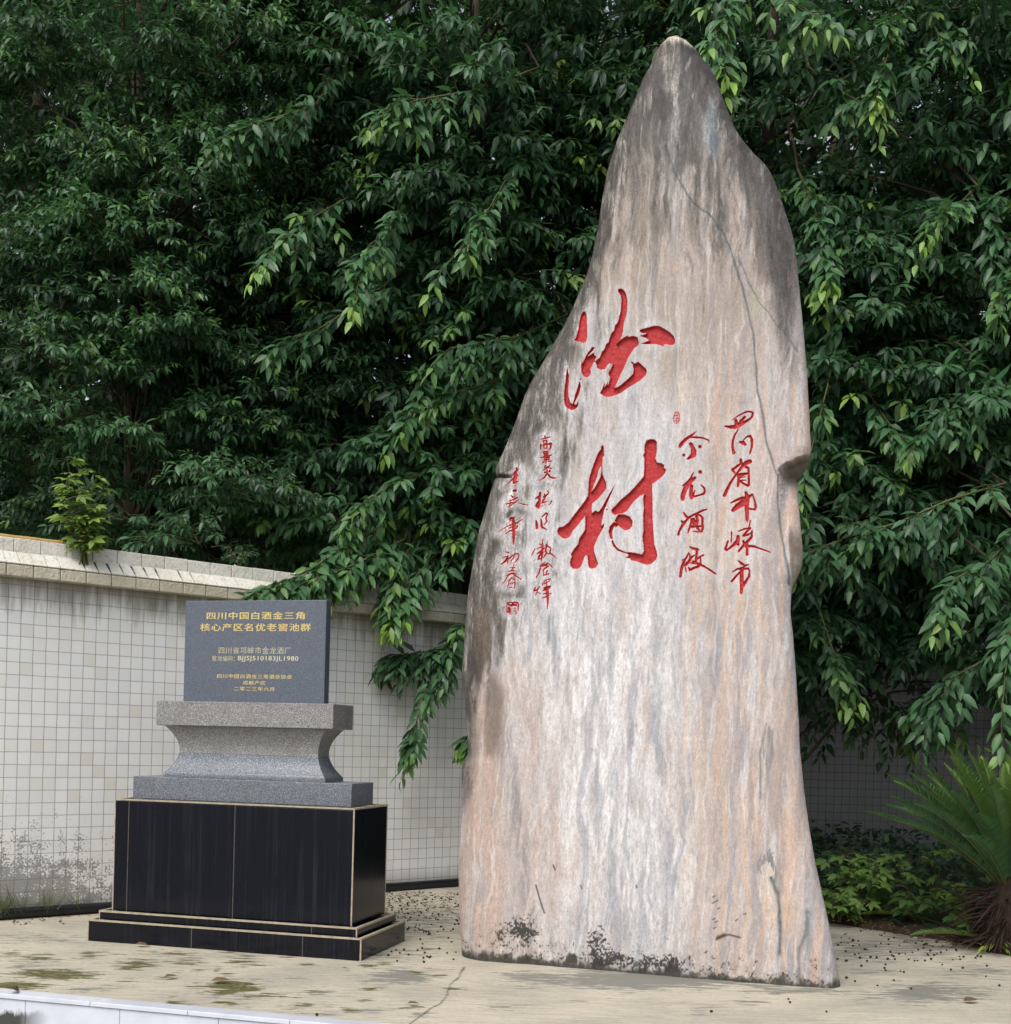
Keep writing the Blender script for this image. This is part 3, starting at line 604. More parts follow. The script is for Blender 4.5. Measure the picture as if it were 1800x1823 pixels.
ST(a, [(220,1045,18),(215,1150,20),(200,1260,22),(195,1300,14),(150,1265,16)], [(145,1145,10),(200,1110,20)], [(165,1240,16),(215,1170,18)], [(350,1010,9),(365,1050,9),(320,1090,12),(280,1110,12)], [(290,1060,9),(310,1110,14),(260,1200,12)], [(300,1130,9),(250,1220,10),(330,1190,9)], [(300,1240,9)], [(265,1260,9)], [(240,1275,8)], [(415,1180,12),(405,1215,9),(370,1245,6)])
ST(a, [(155,1520,12),(165,1580,20),(170,1640,22)], [(260,1450,10),(320,1390,14),(345,1400,12),(320,1480,12),(335,1530,12),(290,1590,8)], [(235,1490,10),(245,1560,16),(250,1625,18),(330,1670,8)])
a = (940, 950, 12.15)
ST(a, [(345,135,10),(335,260,18),(335,420,22),(315,600,12)], [(175,345,10),(140,410,10),(105,490,10)], [(280,240,12),(350,290,16),(220,345,7)], [(375,330,14),(300,400,16),(225,450,14)], [(310,440,20),(260,520,20),(240,570,14)], [(240,570,12),(310,560,16)], [(440,180,8),(425,270,14),(400,400,20),(430,430,16),(360,530,10)], [(420,270,20),(515,330,12),(490,440,18),(560,480,12),(630,550,8)], [(395,400,16),(460,460,14)])
ST(a, [(400,630,8),(330,680,14),(290,730,14)], [(320,670,10),(420,690,16),(440,650,14)], [(440,650,12),(500,690,12),(545,745,9)], [(290,720,18),(400,700,16),(460,720,16),(380,770,14),(350,820,14)], [(300,760,14),(260,870,14),(205,960,12)], [(360,800,10),(360,920,12),(410,900,10),(440,815,12)], [(360,920,10),(475,880,12)])
ST(a, [(180,1180,14),(155,1250,16),(220,1230,14),(280,1160,10)], [(250,1200,12),(200,1310,12),(180,1345,8)], [(220,1280,10),(300,1310,9)], [(340,1090,14),(345,1130,10)], [(370,1050,12),(390,1100,10),(480,1040,10),(505,990,12),(430,1010,9),(370,1050,9)], [(420,1030,8),(430,1140,12)], [(380,1190,22),(440,1180,30),(510,1150,16)], [(345,1240,10),(420,1220,26),(490,1180,14)], [(440,1180,28),(440,1300,26),(450,1400,24),(450,1500,16),(440,1640,8)], [(360,1320,12),(430,1295,14),(520,1310,10)], [(335,1405,9),(430,1370,14),(490,1340,9)])
a = (880, 820, 11.4)
ST(a, [(460,160,18),(470,210,24),(400,270,16),(330,320,8)], [(440,230,24),(450,300,32),(430,380,36),(410,460,28)], [(490,320,10)], [(420,350,16),(310,440,12),(210,510,7)], [(420,460,24),(500,430,10)])
ST(a, [(410,625,24),(450,625,24)], [(350,720,10),(390,755,20)], [(315,835,10),(400,805,14),(495,760,14)], [(250,890,12),(350,870,14),(440,870,12),(520,800,9)], [(350,850,10),(310,960,12)], [(310,950,12),(440,860,9)], [(530,880,8),(600,900,13),(700,920,7)])
ST(a, [(430,1160,10),(350,1190,22),(340,1230,14)], [(400,1200,24),(420,1280,32),(415,1400,30),(415,1550,26),(410,1710,12)], [(595,1200,8),(480,1280,14),(380,1310,12),(250,1370,9),(60,1480,5)], [(310,1390,10),(380,1360,12)], [(490,1340,16),(470,1390,14)], [(255,1500,9),(340,1440,12),(400,1430,14)])
a = (880, 970, 13.02)
ST(a, [(285,180,10),(360,200,16)], [(215,320,7),(290,290,12),(350,280,14),(320,340,22),(270,410,20),(190,465,14)], [(340,330,20),(335,430,14)], [(350,350,14),(420,280,14),(500,230,14),(570,215,14),(595,260,14),(570,340,14),(520,400,12),(475,425,9)], [(480,270,14),(460,330,14),(415,390,10)])
ST(a, [(480,460,10),(450,560,12),(420,620,14)], [(385,550,9),(510,545,10)], [(365,630,9),(430,615,18),(500,620,10)], [(300,730,9),(390,690,18),(460,670,18),(540,690,10)], [(400,680,14),(330,760,12),(270,860,11),(200,945,6)], [(470,700,16),(560,760,14),(640,810,14)], [(420,780,12),(370,860,14),(345,990,12)], [(425,780,12),(500,820,14),(505,920,14),(490,1020,12)], [(370,910,10),(490,895,10)], [(380,1010,10),(445,995,10)])
ST(a, [(320,1365,14),(420,1345,14),(560,1350,16),(580,1400,14),(575,1530,12)], [(320,1365,10),(325,1580,12)], [(340,1390,16),(420,1420,22),(530,1400,18)], [(450,1380,22),(550,1430,12)], [(370,1480,26),(390,1560,24),(345,1570,18)], [(420,1500,14)], [(380,1600,10),(450,1620,8)], [(490,1475,9),(520,1490,9)], [(480,1530,9),(510,1550,9)], [(550,1570,9),(520,1610,9)])

sdf = np.full(fx.shape, -40.0); gid = np.zeros(fx.shape, np.int32)      # positive inside, photo pixels
def sub_sdf(g, X, Y):
    best = np.full(X.shape, -40.0)
    for it in g:
        kind, ox, oy, sc, items = it
        if kind == 's':
            for st in items:
                st = [(ox + p[0] / sc, oy + p[1] / sc, p[2] / sc * 1.2) for p in st]
                if len(st) == 1: best = np.maximum(best, st[0][2] - np.hypot(X - st[0][0], Y - st[0][1])); continue
                for (ax, ay, ar), (bx, by, br) in zip(st, st[1:]):
                    q = np.clip(((X - ax) * (bx - ax) + (Y - ay) * (by - ay)) / ((bx - ax) ** 2 + (by - ay) ** 2 + 1e-9), 0, 1)
                    best = np.maximum(best, ar + (br - ar) * q - np.hypot(X - ax - q * (bx - ax), Y - ay - q * (by - ay)))
        else:
            ins = np.zeros(X.shape, bool); dm = np.full(X.shape, 1e9)
            for ring in items:
                pts = [(ox + p[0] / sc, oy + p[1] / sc) for p in ring]
                for (ax, ay), (bx, by) in zip(pts, pts[1:] + pts[:1]):
                    q = np.clip(((X - ax) * (bx - ax) + (Y - ay) * (by - ay)) / ((bx - ax) ** 2 + (by - ay) ** 2 + 1e-9), 0, 1)
                    dm = np.minimum(dm, np.hypot(X - ax - q * (bx - ax), Y - ay - q * (by - ay)))
                    if ay != by:
                        c = ((ay > Y) != (by > Y)) & (X < (bx - ax) * (Y - ay) / (by - ay) + ax); ins ^= c
            best = np.maximum(best, np.where(ins, dm, -dm))
    return best
jx = 0.5 * (fbm(fx / 2.2, fy / 2.2, 61, 2) - .5)
for k, g in enumerate(GLY):
    P = []
    for it in g:
        for ring in it[4]: P += [(it[1] + p[0] / it[3], it[2] + p[1] / it[3]) for p in ring]
    P = np.array(P); x0, y0 = P.min(0) - 26; x1, y1 = P.max(0) + 26
    rows = np.where((fy.min(1) < y1) & (fy.max(1) > y0))[0]; r0, r1 = rows.min(), rows.max() + 1
    cols_ = np.where((fx[r0:r1].max(0) > x0) & (fx[r0:r1].min(0) < x1))[0]; c0, c1 = cols_.min(), cols_.max() + 1
    v = sub_sdf(g, fx[r0:r1, c0:c1] + jx[r0:r1, c0:c1] * 1.6, fy[r0:r1, c0:c1] + jx[r0:r1, c0:c1])
    cur = sdf[r0:r1, c0:c1]; up = v > cur
    gid[r0:r1, c0:c1] = np.where(up & (v > 0), k + 1, gid[r0:r1, c0:c1]); sdf[r0:r1, c0:c1] = np.maximum(cur, v)
D += np.where(sdf > 0, np.where(gid <= 2, 0.024, 0.013) * sst(0.0, 1.9, sdf) + 0.004 * (fbm(fx / 5, fy / 5, 63, 3) - .5) * sst(0, 3, sdf), 0)

# ---- colour of the stone: banded marble with weathering, lichen and moss (its own stains, plus shade painted at the right knob and lobe)
def band(seed, sx, sy, o=5): 
    sl = 0.10 * (fy - 900)
    return fbm((fx + sl * 0.35 + 34 * (fbm(fx / 70, fy / 130, seed + 7, 3) - .5) + 7 * (fbm(fx / 14, fy / 24, seed + 9, 2) - .5)) / sx, fy / (sy * .58), seed, o + 1)
def mixc(c, f, col): f = np.clip(f, 0, 1)[..., None]; return c * (1 - f) + np.asarray(col, float) * f
C = np.ones(fx.shape + (3,)) * np.array([223, 219, 219.])
n1 = band(70, 34, 330); n2 = band(74, 12, 150); n3 = band(78, 70, 480, 3); n4 = band(82, 4, 40, 4); n5 = band(86, 22, 260); n6 = fbm(fx / 3.0, fy / 7, 90, 3)
C = mixc(C, sst(.42, .70, n1) * .62, [209, 196, 191]); C = mixc(C, sst(.5, .68, n5) * .55, [200, 198, 202])
whiteness = np.exp(-((fx - 1080) / 150) ** 2 - ((fy - 1330) / 330) ** 2) + .55 * np.exp(-((fx - 1200) / 60) ** 2 - ((fy - 1560) / 120) ** 2) + .5 * np.exp(-((fx - 1060) / 90) ** 2 - ((fy - 1130) / 120) ** 2)
C = mixc(C, whiteness * (0.35 + .7 * sst(.36, .6, n2)), [243, 240, 239])
C = mixc(C, sst(.52, .7, n3) * .45 * sst(1050, 1300, fx), [208, 190, 178])
C = mixc(C, .75 * sst(.44, .62, n2) * np.exp(-((fx - 880) / 55) ** 2) * sst(1180, 1320, fy), [205, 182, 170])
C = mixc(C, sst(.50, .74, band(94, 17, 210)) * .42, [176, 180, 186])
C = mixc(C, sst(.50, .72, band(98, 11, 120)) * .36, [180, 170, 165])
C = mixc(C, sst(.52, .76, band(102, 24, 200)) * .42, [214, 200, 190])
def patch(x, y, rx, ry, col, a, wob=1.0, p=1.0):
    global C
    if sum(col) > 480: col = [.62 * col[0] + 82, .62 * col[1] + 79, .62 * col[2] + 77]
    elif sum(col) < 420 and y > 1000 and x > 1200:          # blue-grey inclusions have hard, torn edges
        q = ((wxp - x + 10 * (n4 - .5)) / rx) ** 2 + ((wyp - y + 40 * (n4 - .5) + 18 * (n6 - .5)) / ry) ** 2 + 1.6 * (n2 - .5); C = mixc(C, a * sst(1.0, .72, q) * (.55 + .6 * n4), col); return
    q = ((wxp - x) / rx) ** 2 + ((wyp - y) / ry) ** 2 + wob * ((n2 - .5) * 2.6 + (n1 - .5) * 2.0)
    C = mixc(C, a * sst(1.7, .1, q), col)
for q in [(1216, 690, 16, 42, [236, 222, 204], .9), (1208, 660, 22, 30, [222, 196, 168], .5), (1358, 1600, 20, 75, [232, 206, 176], .9), (1352, 1575, 12, 40, [236, 226, 214], .8), (1400, 1640, 13, 45, [226, 190, 148], .85),
          (1226, 1290, 10, 70, [238, 230, 222], .85), (1246, 1370, 10, 50, [232, 212, 196], .7), (1200, 480, 9, 16, [220, 170, 140], .7), (850, 1650, 12, 60, [226, 186, 160], .8), (845, 1420, 6, 120, [214, 168, 138], .75), (1345, 1450, 10, 160, [216, 178, 152], .7), (1395, 1440, 7, 90, [220, 180, 150], .7),
          (880, 1590, 26, 110, [214, 184, 168], .6), (915, 1560, 24, 130, [176, 176, 182], .6), (990, 1530, 10, 90, [212, 184, 160], .6), (1245, 1000, 22, 90, [222, 204, 186], .6), (1262, 860, 18, 70, [224, 208, 188], .55), (1320, 1150, 12, 110, [226, 206, 186], .6), (1130, 440, 60, 80, [206, 186, 164], .55), (1085, 500, 34, 60, [206, 184, 156], .5), (1240, 350, 26, 60, [206, 182, 168], .6), (1310, 380, 12, 70, [206, 170, 148], .6), (1150, 320, 36, 46, [190, 166, 150], .5),
          (1370, 1335, 11, 46, [118, 122, 132], .85), (1378, 1400, 12, 70, [176, 156, 148], .7), (1362, 1530, 17, 12, [112, 120, 126], .85), (1385, 1555, 9, 30, [120, 126, 128], .7), (1275, 1190, 12, 36, [142, 150, 164], .75), (983, 1125, 9, 34, [150, 160, 160], .7), (1205, 640, 5, 60, [138, 146, 154], .6), (1164, 470, 6, 70, [132, 140, 146], .6), (1175, 1130, 8, 50, [170, 176, 182], .5), (1440, 1668, 9, 26, [150, 156, 160], .6)]:
    patch(*q)
C = mixc(C, sst(.50, .80, n4) * .08, [138, 132, 128]); C = mixc(C, sst(.52, .75, n6) * .20, [150, 142, 136])
C = mixc(C, sst(.56, .78, fbm(fx / 2.6, fy / 14, 106, 3)) * .12, [112, 108, 106])
# the broad bands of the marble
bb = band(190, 46, 520, 3); b2 = band(194, 15, 420, 4)
C = mixc(C, .60 * sst(760, 560, fy + 160 * (bb - .5)) * (.45 + .8 * sst(.35, .62, b2)), [182, 168, 155])
C = mixc(C, .62 * sst(1190, 1290, fx + 60 * (bb - .5)) * sst(.36, .62, b2) * sst(640, 760, fy), [203, 185, 174])
C = mixc(C, .45 * sst(1190, 1290, fx) * sst(.54, .66, band(197, 11, 380, 4)), [172, 164, 164])
C = mixc(C, .70 * sst(1010, 930, fx + 50 * (bb - .5)) * sst(1120, 1260, fy) * (.35 + .8 * sst(.36, .6, b2)), [198, 179, 168])
C = mixc(C, .62 * np.exp(-((fx - np.interp(fy, [1150, 1350, 1600, 1700], [862, 905, 940, 950]) + 14 * (b2 - .5)) / 15) ** 2) * sst(1140, 1220, fy) * sst(.35, .6, band(201, 12, 160, 4)), [150, 146, 148])
b3 = band(221, 8, 330, 4); b4 = band(224, 13, 260, 4)
C = mixc(C, .50 * sst(.56, .68, b3) * sst(1150, 1280, fx) * sst(560, 700, fy), [224, 192, 168]); C = mixc(C, .45 * sst(.57, .69, b4) * sst(980, 1120, fy), [166, 168, 176])
C = mixc(C, .45 * sst(.56, .68, b4 * .5 + b3 * .5) * sst(1000, 940, fx) * sst(1150, 1280, fy), [222, 184, 162])
C = mixc(C, .40 * sst(.60, .70, band(227, 6, 240, 4)), [238, 234, 230])
# weathering: grey-brown crust on the top, down the left flank, on the right shoulder
str1 = band(110, 9, 190, 5); str2 = band(114, 24, 130, 4)
topg = sst(520, 180, fy + (str1 - .5) * 420); leftx = np.interp(fy, [0, 65, 300, 500, 700, 840, 1000, 1200, 1350, 1760], [1180, 1180, 1082, 1040, 935, 880, 850, 825, 822, 815])
inl = fx - leftx
lg = sst(1, .0, inl / (32 + 120 * sst(430, 720, fy) * (1 - sst(980, 1330, fy)) ) + (str1 - .5) * 1.5 + (str2 - .5) * 1.0) * (1 - sst(1330, 1480, fy))
shg = np.exp(-(((wxp - np.interp(fy, [250, 330, 450, 620, 800], [1330, 1368, 1385, 1400, 1420])) / np.interp(fy, [250, 400, 600], [34, 30, 16])) ** 2)) * sst(235, 300, fy) * (1 - sst(480, 760, fy + (str1 - .5) * 260))
C = mixc(C, .90 * np.clip(topg * (.55 + .75 * sst(.34, .62, str2)), 0, 1), [88, 82, 77]); C = mixc(C, .95 * sst(330, 190, fy + (str1 - .5) * 200) * (.5 + .8 * sst(.36, .6, str2)), [58, 54, 51])
C = mixc(C, .92 * np.clip(lg * (.62 + .8 * sst(.35, .6, str1)), 0, 1), [98, 92, 85]); C = mixc(C, .6 * lg * sst(.5, .62, fbm(fx / 11, fy / 30, 171, 5)), [176, 170, 160]); C = mixc(C, .5 * np.clip(lg * 1.3, 0, 1) * sst(.52, .64, fbm(fx / 8, fy / 40, 175, 5)), [72, 67, 61])
C = mixc(C, .95 * np.clip(shg * (.85 + .6 * str1), 0, 1), [82, 77, 74])
C = mixc(C, .5 * sst(.52, .68, str2) * sst(640, 300, fy), [140, 132, 122])
C = mixc(C, .55 * sst(.50, .62, band(118, 5, 90, 4)) * np.clip(topg + lg, 0, 1), [84, 79, 74])
C = mixc(C, .5 * sst(.58, .70, band(122, 8, 100, 4)) * np.clip(topg + lg * .6, 0, 1), [196, 190, 178])
patch(1195, 120, 16, 90, [184, 178, 164], .7); patch(1262, 225, 18, 56, [150, 156, 156], .75); patch(1274, 260, 8, 26, [92, 100, 112], .8); patch(1200, 220, 13, 50, [158, 164, 164], .6)
C = mixc(C, .9 * sst(84, 70, fy + 14 * (str1 - .5)), [212, 206, 190])
patch(852, 1180, 12, 52, [74, 66, 58], .85); patch(862, 1130, 16, 60, [118, 104, 90], .7); patch(878, 1280, 22, 70, [128, 112, 98], .6); patch(1345, 540, 12, 30, [176, 178, 138], .5, .6); patch(842, 1320, 14, 60, [140, 130, 122], .6)
C = mixc(C, .8 * np.exp(-(seg_d(wxp, wyp, [(866, 842), (888, 845), (912, 848)]) / 5) ** 2), [66, 62, 54])
C = mixc(C, .75 * kx * sst(811, 818, fy + 5 * (n_k - .5) + (1440 - fx) * -.55 + 10) * (1 - sst(840, 862, fy)), [104, 95, 84]); C = mixc(C, .5 * lobe, [140, 128, 108])  # shade painted on the knob's underside and the set-back lobe
C = mixc(C, veinm * (.6 + .6 * n6), [96, 108, 114])
# cleaned stone round the lettering, and the pink edge of the paint
hal = sst(-17, -3, sdf + 9 * (n2 - .5)) * (sdf <= 0)
C = mixc(C, .62 * hal * np.where(fx < 1010, 1.0, .55), [222, 221, 223]); C = mixc(C, .55 * sst(-1.7, -0.5, sdf) * (sdf <= 0), [226, 196, 192])
# black lichen and moss at the foot
foot_y = np.interp(fx, [800, 1000, 1200, 1500], [1705, 1726, 1742, 1763]); up_ = foot_y - fy
sp = fbm(fx / 3.0, fy / 3.2, 130, 3); sp2 = fbm(fx / 13, fy / 11, 134, 4)
mossh = 6 * sst(1480, 1200, fx) + 4 + 20 * sst(.45, .78, fbm(fx / 26, fx * 0 + 3.3, 138, 4)) + 9 * (sp2 - .5) + 7 * (sp - .5)
moss = sst(mossh + 9, mossh - 6, up_) * (.62 + .7 * sp2)
C = mixc(C, .92 * moss, [54, 53, 47]); C = mixc(C, .35 * np.exp(-np.clip(up_, 0, 900) / 26) * sst(.35, .65, sp2), [112, 108, 92]); C = mixc(C, .5 * moss * sst(.5, .7, sp2), [92, 96, 72])
den = np.exp(-np.clip(up_, 0, 400) / 50) * .46 + .62 * np.exp(-((fx - 935) / 26) ** 2 - ((fy - 1652) / 26) ** 2) + .42 * np.exp(-((fx - 1066) / 22) ** 2 - ((fy - 1672) / 34) ** 2) + .3 * np.exp(-((fx - 890) / 18) ** 2 - ((fy - 1655) / 25) ** 2) + .36 * np.exp(-((fx - 1090) / 30) ** 2 - ((fy - 1702) / 16) ** 2) + .3 * np.exp(-((fx - 1180) / 60) ** 2 - ((fy - 1712) / 14) ** 2)
C = mixc(C, .9 * sst(.77, .90, sp * .62 + sp2 * .36 + den * .64), [52, 50, 46])
for pl, wd in [([(1276, 1671), (1290, 1664), (1300, 1663), (1318, 1668)], 1.6), ([(1279, 1668), (1290, 1664)], 3.2)] + [([(x, y), (x + 4, y - 2)], 1.0) for x, y in [(1270, 1596), (1269, 1607), (1275, 1604), (1279, 1617), (1270, 1636), (1274, 1641), (1271, 1652), (1325, 1627), (1310, 1638)]] + [([(986, 1540), (989, 1548)], 1.4), ([(1134, 1576), (1135, 1579)], 1.4), ([(1035, 1576), (1037, 1582)], 1.2), ([(912, 912), (905, 920)], 4.0), ([(955, 1575), (962, 1600), (970, 1625)], 1.3)]:
    C = mixc(C, .85 * np.exp(-(seg_d(fx, fy, pl) / wd) ** 2), [70, 60, 54])
ingly = sdf > 0
C = np.clip(C, 0, 255)
grit = fbm(fx / 1.5, fy / 2.4, 211, 3) - .5; wisp = band(214, 3.2, 26, 3) - .5; gz_ = np.clip(topg + lg + shg, 0, 1)
C = C * (1 + (.16 + .45 * gz_) * grit + (.10 + .5 * gz_) * wisp)[..., None]
C = C * (1 + .10 * (fbm(fx / 1.3, fy / 1.9, 181, 2) - .5) + .07 * (fbm(fx / 4, fy / 9, 184, 3) - .5))[..., None]; gm_ = C.mean(-1, keepdims=True); C = gm_ + (C - gm_) * 1.0
ALB = 0.90 * lin(np.clip(C, 0, 255)) ** 1.25
RED = lin(np.stack([182 + 0 * n6, 42 + 24 * (n6 - .5) + 0 * n6, 44 + 20 * (n6 - .5)], -1)) * (0.78 + .4 * fbm(fx / 6, fy / 4, 140, 3))[..., None]
fadep = sst(.58, .78, fbm(fx / 9, fy / 7, 231, 4))[..., None]; RED = RED * (1 - .22 * fadep) + .22 * fadep * lin([206, 120, 112])
darkpaint = sst(.55, .75, fbm(fx / 3, fy / 3, 143, 3))[..., None]; RED = RED * (1 - .3 * darkpaint)
RED[np.isin(gid, [7 + 2])] *= 1
ALB = np.where(ingly[..., None], RED, ALB)

# ---- assemble the ring mesh
T = 0.15 + np.minimum(0.47, Wd * 0.45) * (1 - 0.25 * np.clip((zr - 4.5) / 1.7, 0, 1))
tb = np.linspace(0, 1, NBc + 2)[1:-1]
bs = xR[:, None] - Wd[:, None] * tb[None]
arch = np.sqrt(np.clip(1 - (2 * tb - 1) ** 4, 0, 1))
eR, eL = D[:, -1][:, None], D[:, 0][:, None]
zb = np.repeat(zr[:, None], NBc, 1)
bd_ = eR * (1 - tb) + eL * tb + arch[None] * (T[:, None] - 0.15) * (0.85 + .3 * fbm(bs * 1.6, zb * .9, 150, 3)) + 0.03 * (fbm(bs * 6, zb * 2, 153, 3) - .5)
SS = np.concatenate([sf, bs], 1); DD = np.concatenate([D, bd_], 1); ZZ = np.concatenate([ZF, zb], 1)
tz = sst(ztop - .05, ztop, ZZ); 
notch = 0.028 * np.exp(-((SS - px_to_stone(1197, 70)[0]) / .022) ** 2) * sst(ztop - .06, ztop, ZZ); ZZ = ZZ - notch
SV = stone_xyz(SS, DD, ZZ)
nbc = np.ones((NR, NBc, 3)) * lin([140, 132, 124]) * (.7 + .6 * fbm(bs * 4, zb * 1.2, 160, 4))[..., None]
COLV = np.concatenate([np.concatenate([ALB, nbc], 1), np.ones((NR, NFc + NBc, 1))], -1)
NC = NFc + NBc; ii = np.arange(NR * NC).reshape(NR, NC); jj = np.roll(ii, -1, 1)
Q = np.stack([ii[:-1], jj[:-1], jj[1:], ii[1:]], -1)
g4 = np.concatenate([gid, np.zeros((NR, NBc), np.int32)], 1)
gm = np.stack([g4[:-1], np.roll(g4, -1, 1)[:-1], np.roll(g4, -1, 1)[1:], g4[1:]], -1); cnt = (gm > 0).sum(-1); face_g = np.where(cnt >= 3, gm.max(-1), 0)
SV = SV.reshape(-1, 3); COLV = COLV.reshape(-1, 4)
def m_stone(name, bump):
    t = NT(name); a = t.attr('col').outputs['Color']; p = t.obj(); n = t.noise(p, 120, 4, 0.7); n2_ = t.noise(t.scale(p, (30, 30, 4)), 1.0, 5, 0.65)
    c = t.mix(t.mr(n, 0.3, 0.7, 0.0, 0.16), a, (0.25, 0.23, 0.21, 1)); c = t.mix(t.mr(n2_, 0.35, 0.7, 0.0, 0.04), c, (0.2, 0.19, 0.18, 1)) if bump < .5 else a
    t.bump(t.math('ADD', n, n2_), bump, 0.004); return t.fin(c, 0.62 if bump < .5 else .55, 0.35)
M['stone'] = m_stone('weathered_marble', 0.35); M['red'] = m_stone('red_paint', 0.7)
def submesh(name, faces, mat, parent=None):
    u, inv = np.unique(faces, return_inverse=True); return np_mesh(name, SV[u], [inv.reshape(faces.shape)], mat, parent, True, {'col': COLV[u]})
capf = [ii[-1][None, :]]
fs = Q[face_g == 0]
u = np.arange(len(SV))
used = np.unique(np.concatenate([fs.ravel(), ii[-1]])); remap = np.full(len(SV), -1); remap[used] = np.arange(len(used))
stone = np_mesh('inscribed_stone', SV[used], [remap[fs], remap[ii[-1]][None, :]], M['stone'], None, True, {'col': COLV[used]})
tag(stone, 'tall standing marble stone carved with red calligraphy', 'stone')
for k in range(len(GLY)):
    q = Q[face_g == k + 1]
    if len(q): submesh('carved_seal' if k in (8, len(GLY) - 1) else 'carved_character', q, M['red'], stone)
# ------------------------------------------------------------------ foliage
def nrmz(v): return v / np.maximum(np.linalg.norm(v, axis=-1, keepdims=True), 1e-9)
LT = np.array([(0, 0), (.30, .5), (.66, .40), (1, 0), (.66, -.40), (.30, -.5), (.33, 0), (.68, 0)])         # along, across
LF3 = np.array([(0, 6, 1), (0, 5, 6), (7, 3, 2), (7, 4, 3)]); LF4 = np.array([(6, 7, 2, 1), (5, 4, 7, 6)])
EDGE = np.array([0.15, 1, 1, .6, 1, 1, 0, 0])
def leaf_arrays(P, d, n, ln, wd, young, hue, curl=.22, fold=.16):
    d = nrmz(d); n = nrmz(n - d * np.sum(n * d, -1, keepdims=True)); wv = np.cross(d, n)
    a = LT[:, 0][None]; b = LT[:, 1][None]
    x = a * ln[:, None]; y = b * wd[:, None]; z = -curl * ln[:, None] * a ** 2 + fold * wd[:, None] * np.abs(b) * 2
    V = P[:, None] + x[..., None] * d[:, None] + y[..., None] * wv[:, None] + z[..., None] * n[:, None]
    Cc = np.ones((len(P), 8, 4)); Cc[..., 0] = young[:, None]; Cc[..., 1] = EDGE[None]; Cc[..., 2] = hue[:, None]
    return V, Cc
def leaf_mesh(name, parts, mat, parent=None):
    V = np.concatenate([p[0] for p in parts]).reshape(-1, 3); Cc = np.concatenate([p[1] for p in parts]).reshape(-1, 4)
    n = len(V) // 8; base = (np.arange(n) * 8)[:, None, None]
    return np_mesh(name, V, [(LF3[None] + base).reshape(-1, 3), (LF4[None] + base).reshape(-1, 4)], mat, parent, True, {'leaf': Cc})
def tubes_mesh(name, paths, r0, r1, mat, parent=None, sides=4):
    """paths (N,K,3) arrays, all tubes of one call in one mesh"""
    Vs, Fs = [], []; off = 0
    for pth, a, b in zip(paths, r0, r1):
        K = len(pth); t = nrmz(np.gradient(pth, axis=0)); ref = np.where(np.abs(t[:, 2:3]) > .9, [[1., 0, 0]], [[0, 0, 1.]])
        u = nrmz(np.cross(t, ref)); v = np.cross(t, u); r = np.linspace(a, b, K)[:, None]
        ring = np.stack([pth + r * (u * math.cos(2 * math.pi * k / sides) + v * math.sin(2 * math.pi * k / sides)) for k in range(sides)], 1)
        Vs.append(ring.reshape(-1, 3)); i = np.arange(K * sides).reshape(K, sides) + off; j = np.roll(i, -1, 1)
        Fs.append(np.stack([i[:-1], j[:-1], j[1:], i[1:]], -1).reshape(-1, 4)); off += K * sides
    return np_mesh(name, np.concatenate(Vs), [np.concatenate(Fs)], mat, parent, True)
UP = np.array([0, 0, 1.0])
def sprays(P, Dr, L, nl, ll, young, rng, droop=.35, ratio=.36, ftop=.8, hue0=None):
    """twigs at P running along Dr, each with nl leaves; returns leaf parts and twig paths"""
    N = len(P); Dr = nrmz(Dr)
    t = np.linspace(.12, 1, nl)[None] + rng.uniform(-.03, .03, (N, nl)); t = np.clip(t, .05, 1.02) ** .8
    g = -UP
    ax = P[:, None] + Dr[:, None] * (L[:, None] * t)[..., None] + g * (droop * L[:, None] * t ** 2)[..., None]
    T = nrmz(Dr[:, None] + g * (2 * droop * t)[..., None])
    A = nrmz(np.cross(T, UP + 1e-3)); B = np.cross(A, T)
    ph = np.arange(nl)[None] * 2.4 + rng.uniform(0, 6.28, (N, 1)) + rng.uniform(-.5, .5, (N, nl))
    R = A * np.cos(ph)[..., None] + B * (np.sin(ph) * .65)[..., None]
    tipw = sst(.75, 1.0, t)[..., None]
    d = nrmz(T * (.55 + .5 * tipw) + R * (.95 - .2 * tipw) + g * .38 + rng.normal(0, .16, (N, nl, 3)))
    nn = nrmz(UP * ftop + R * .25 + T * .25 + np.array([0, -.30, 0]) + rng.normal(0, .28, (N, nl, 3)))
    ln = ll[:, None] * rng.uniform(.72, 1.12, (N, nl)) * (1 - .22 * tipw[..., 0])
    yg = young[:, None] * sst(.55, .95, t) * rng.uniform(.5, 1, (N, nl))
    hue = np.clip((hue0[:, None] if hue0 is not None else .4) + rng.normal(0, .28, (N, nl)), 0, 1)
    pr = leaf_arrays((ax + d * (.12 * ln)[..., None]).reshape(-1, 3), d.reshape(-1, 3), nn.reshape(-1, 3), ln.ravel(), (ln * ratio * rng.uniform(.85, 1.12, (N, nl))).ravel(), yg.ravel(), hue.ravel(), .24)
    tt = np.linspace(0, 1, 5)[None]
    tw = P[:, None] + Dr[:, None] * (L[:, None] * tt)[..., None] + g * (droop * L[:, None] * tt ** 2)[..., None]
    return pr, tw
def bough_sprays(Cn, out, rad_, nsp, rng):
    """start points and directions for nsp twigs on each bough"""
    N = len(Cn); u = nrmz(rng.normal(0, 1, (N, nsp, 3))); u[..., 2] = np.abs(u[..., 2]) * .75 - .10
    P = Cn[:, None] + u * rad_[:, None, None] * rng.uniform(.1, .55, (N, nsp, 1)) * np.array([1, 1, .7])
    D = nrmz(u * .9 + out[:, None] * .75 + np.array([0, 0, .10]))
    return P.reshape(-1, 3), D.reshape(-1, 3)
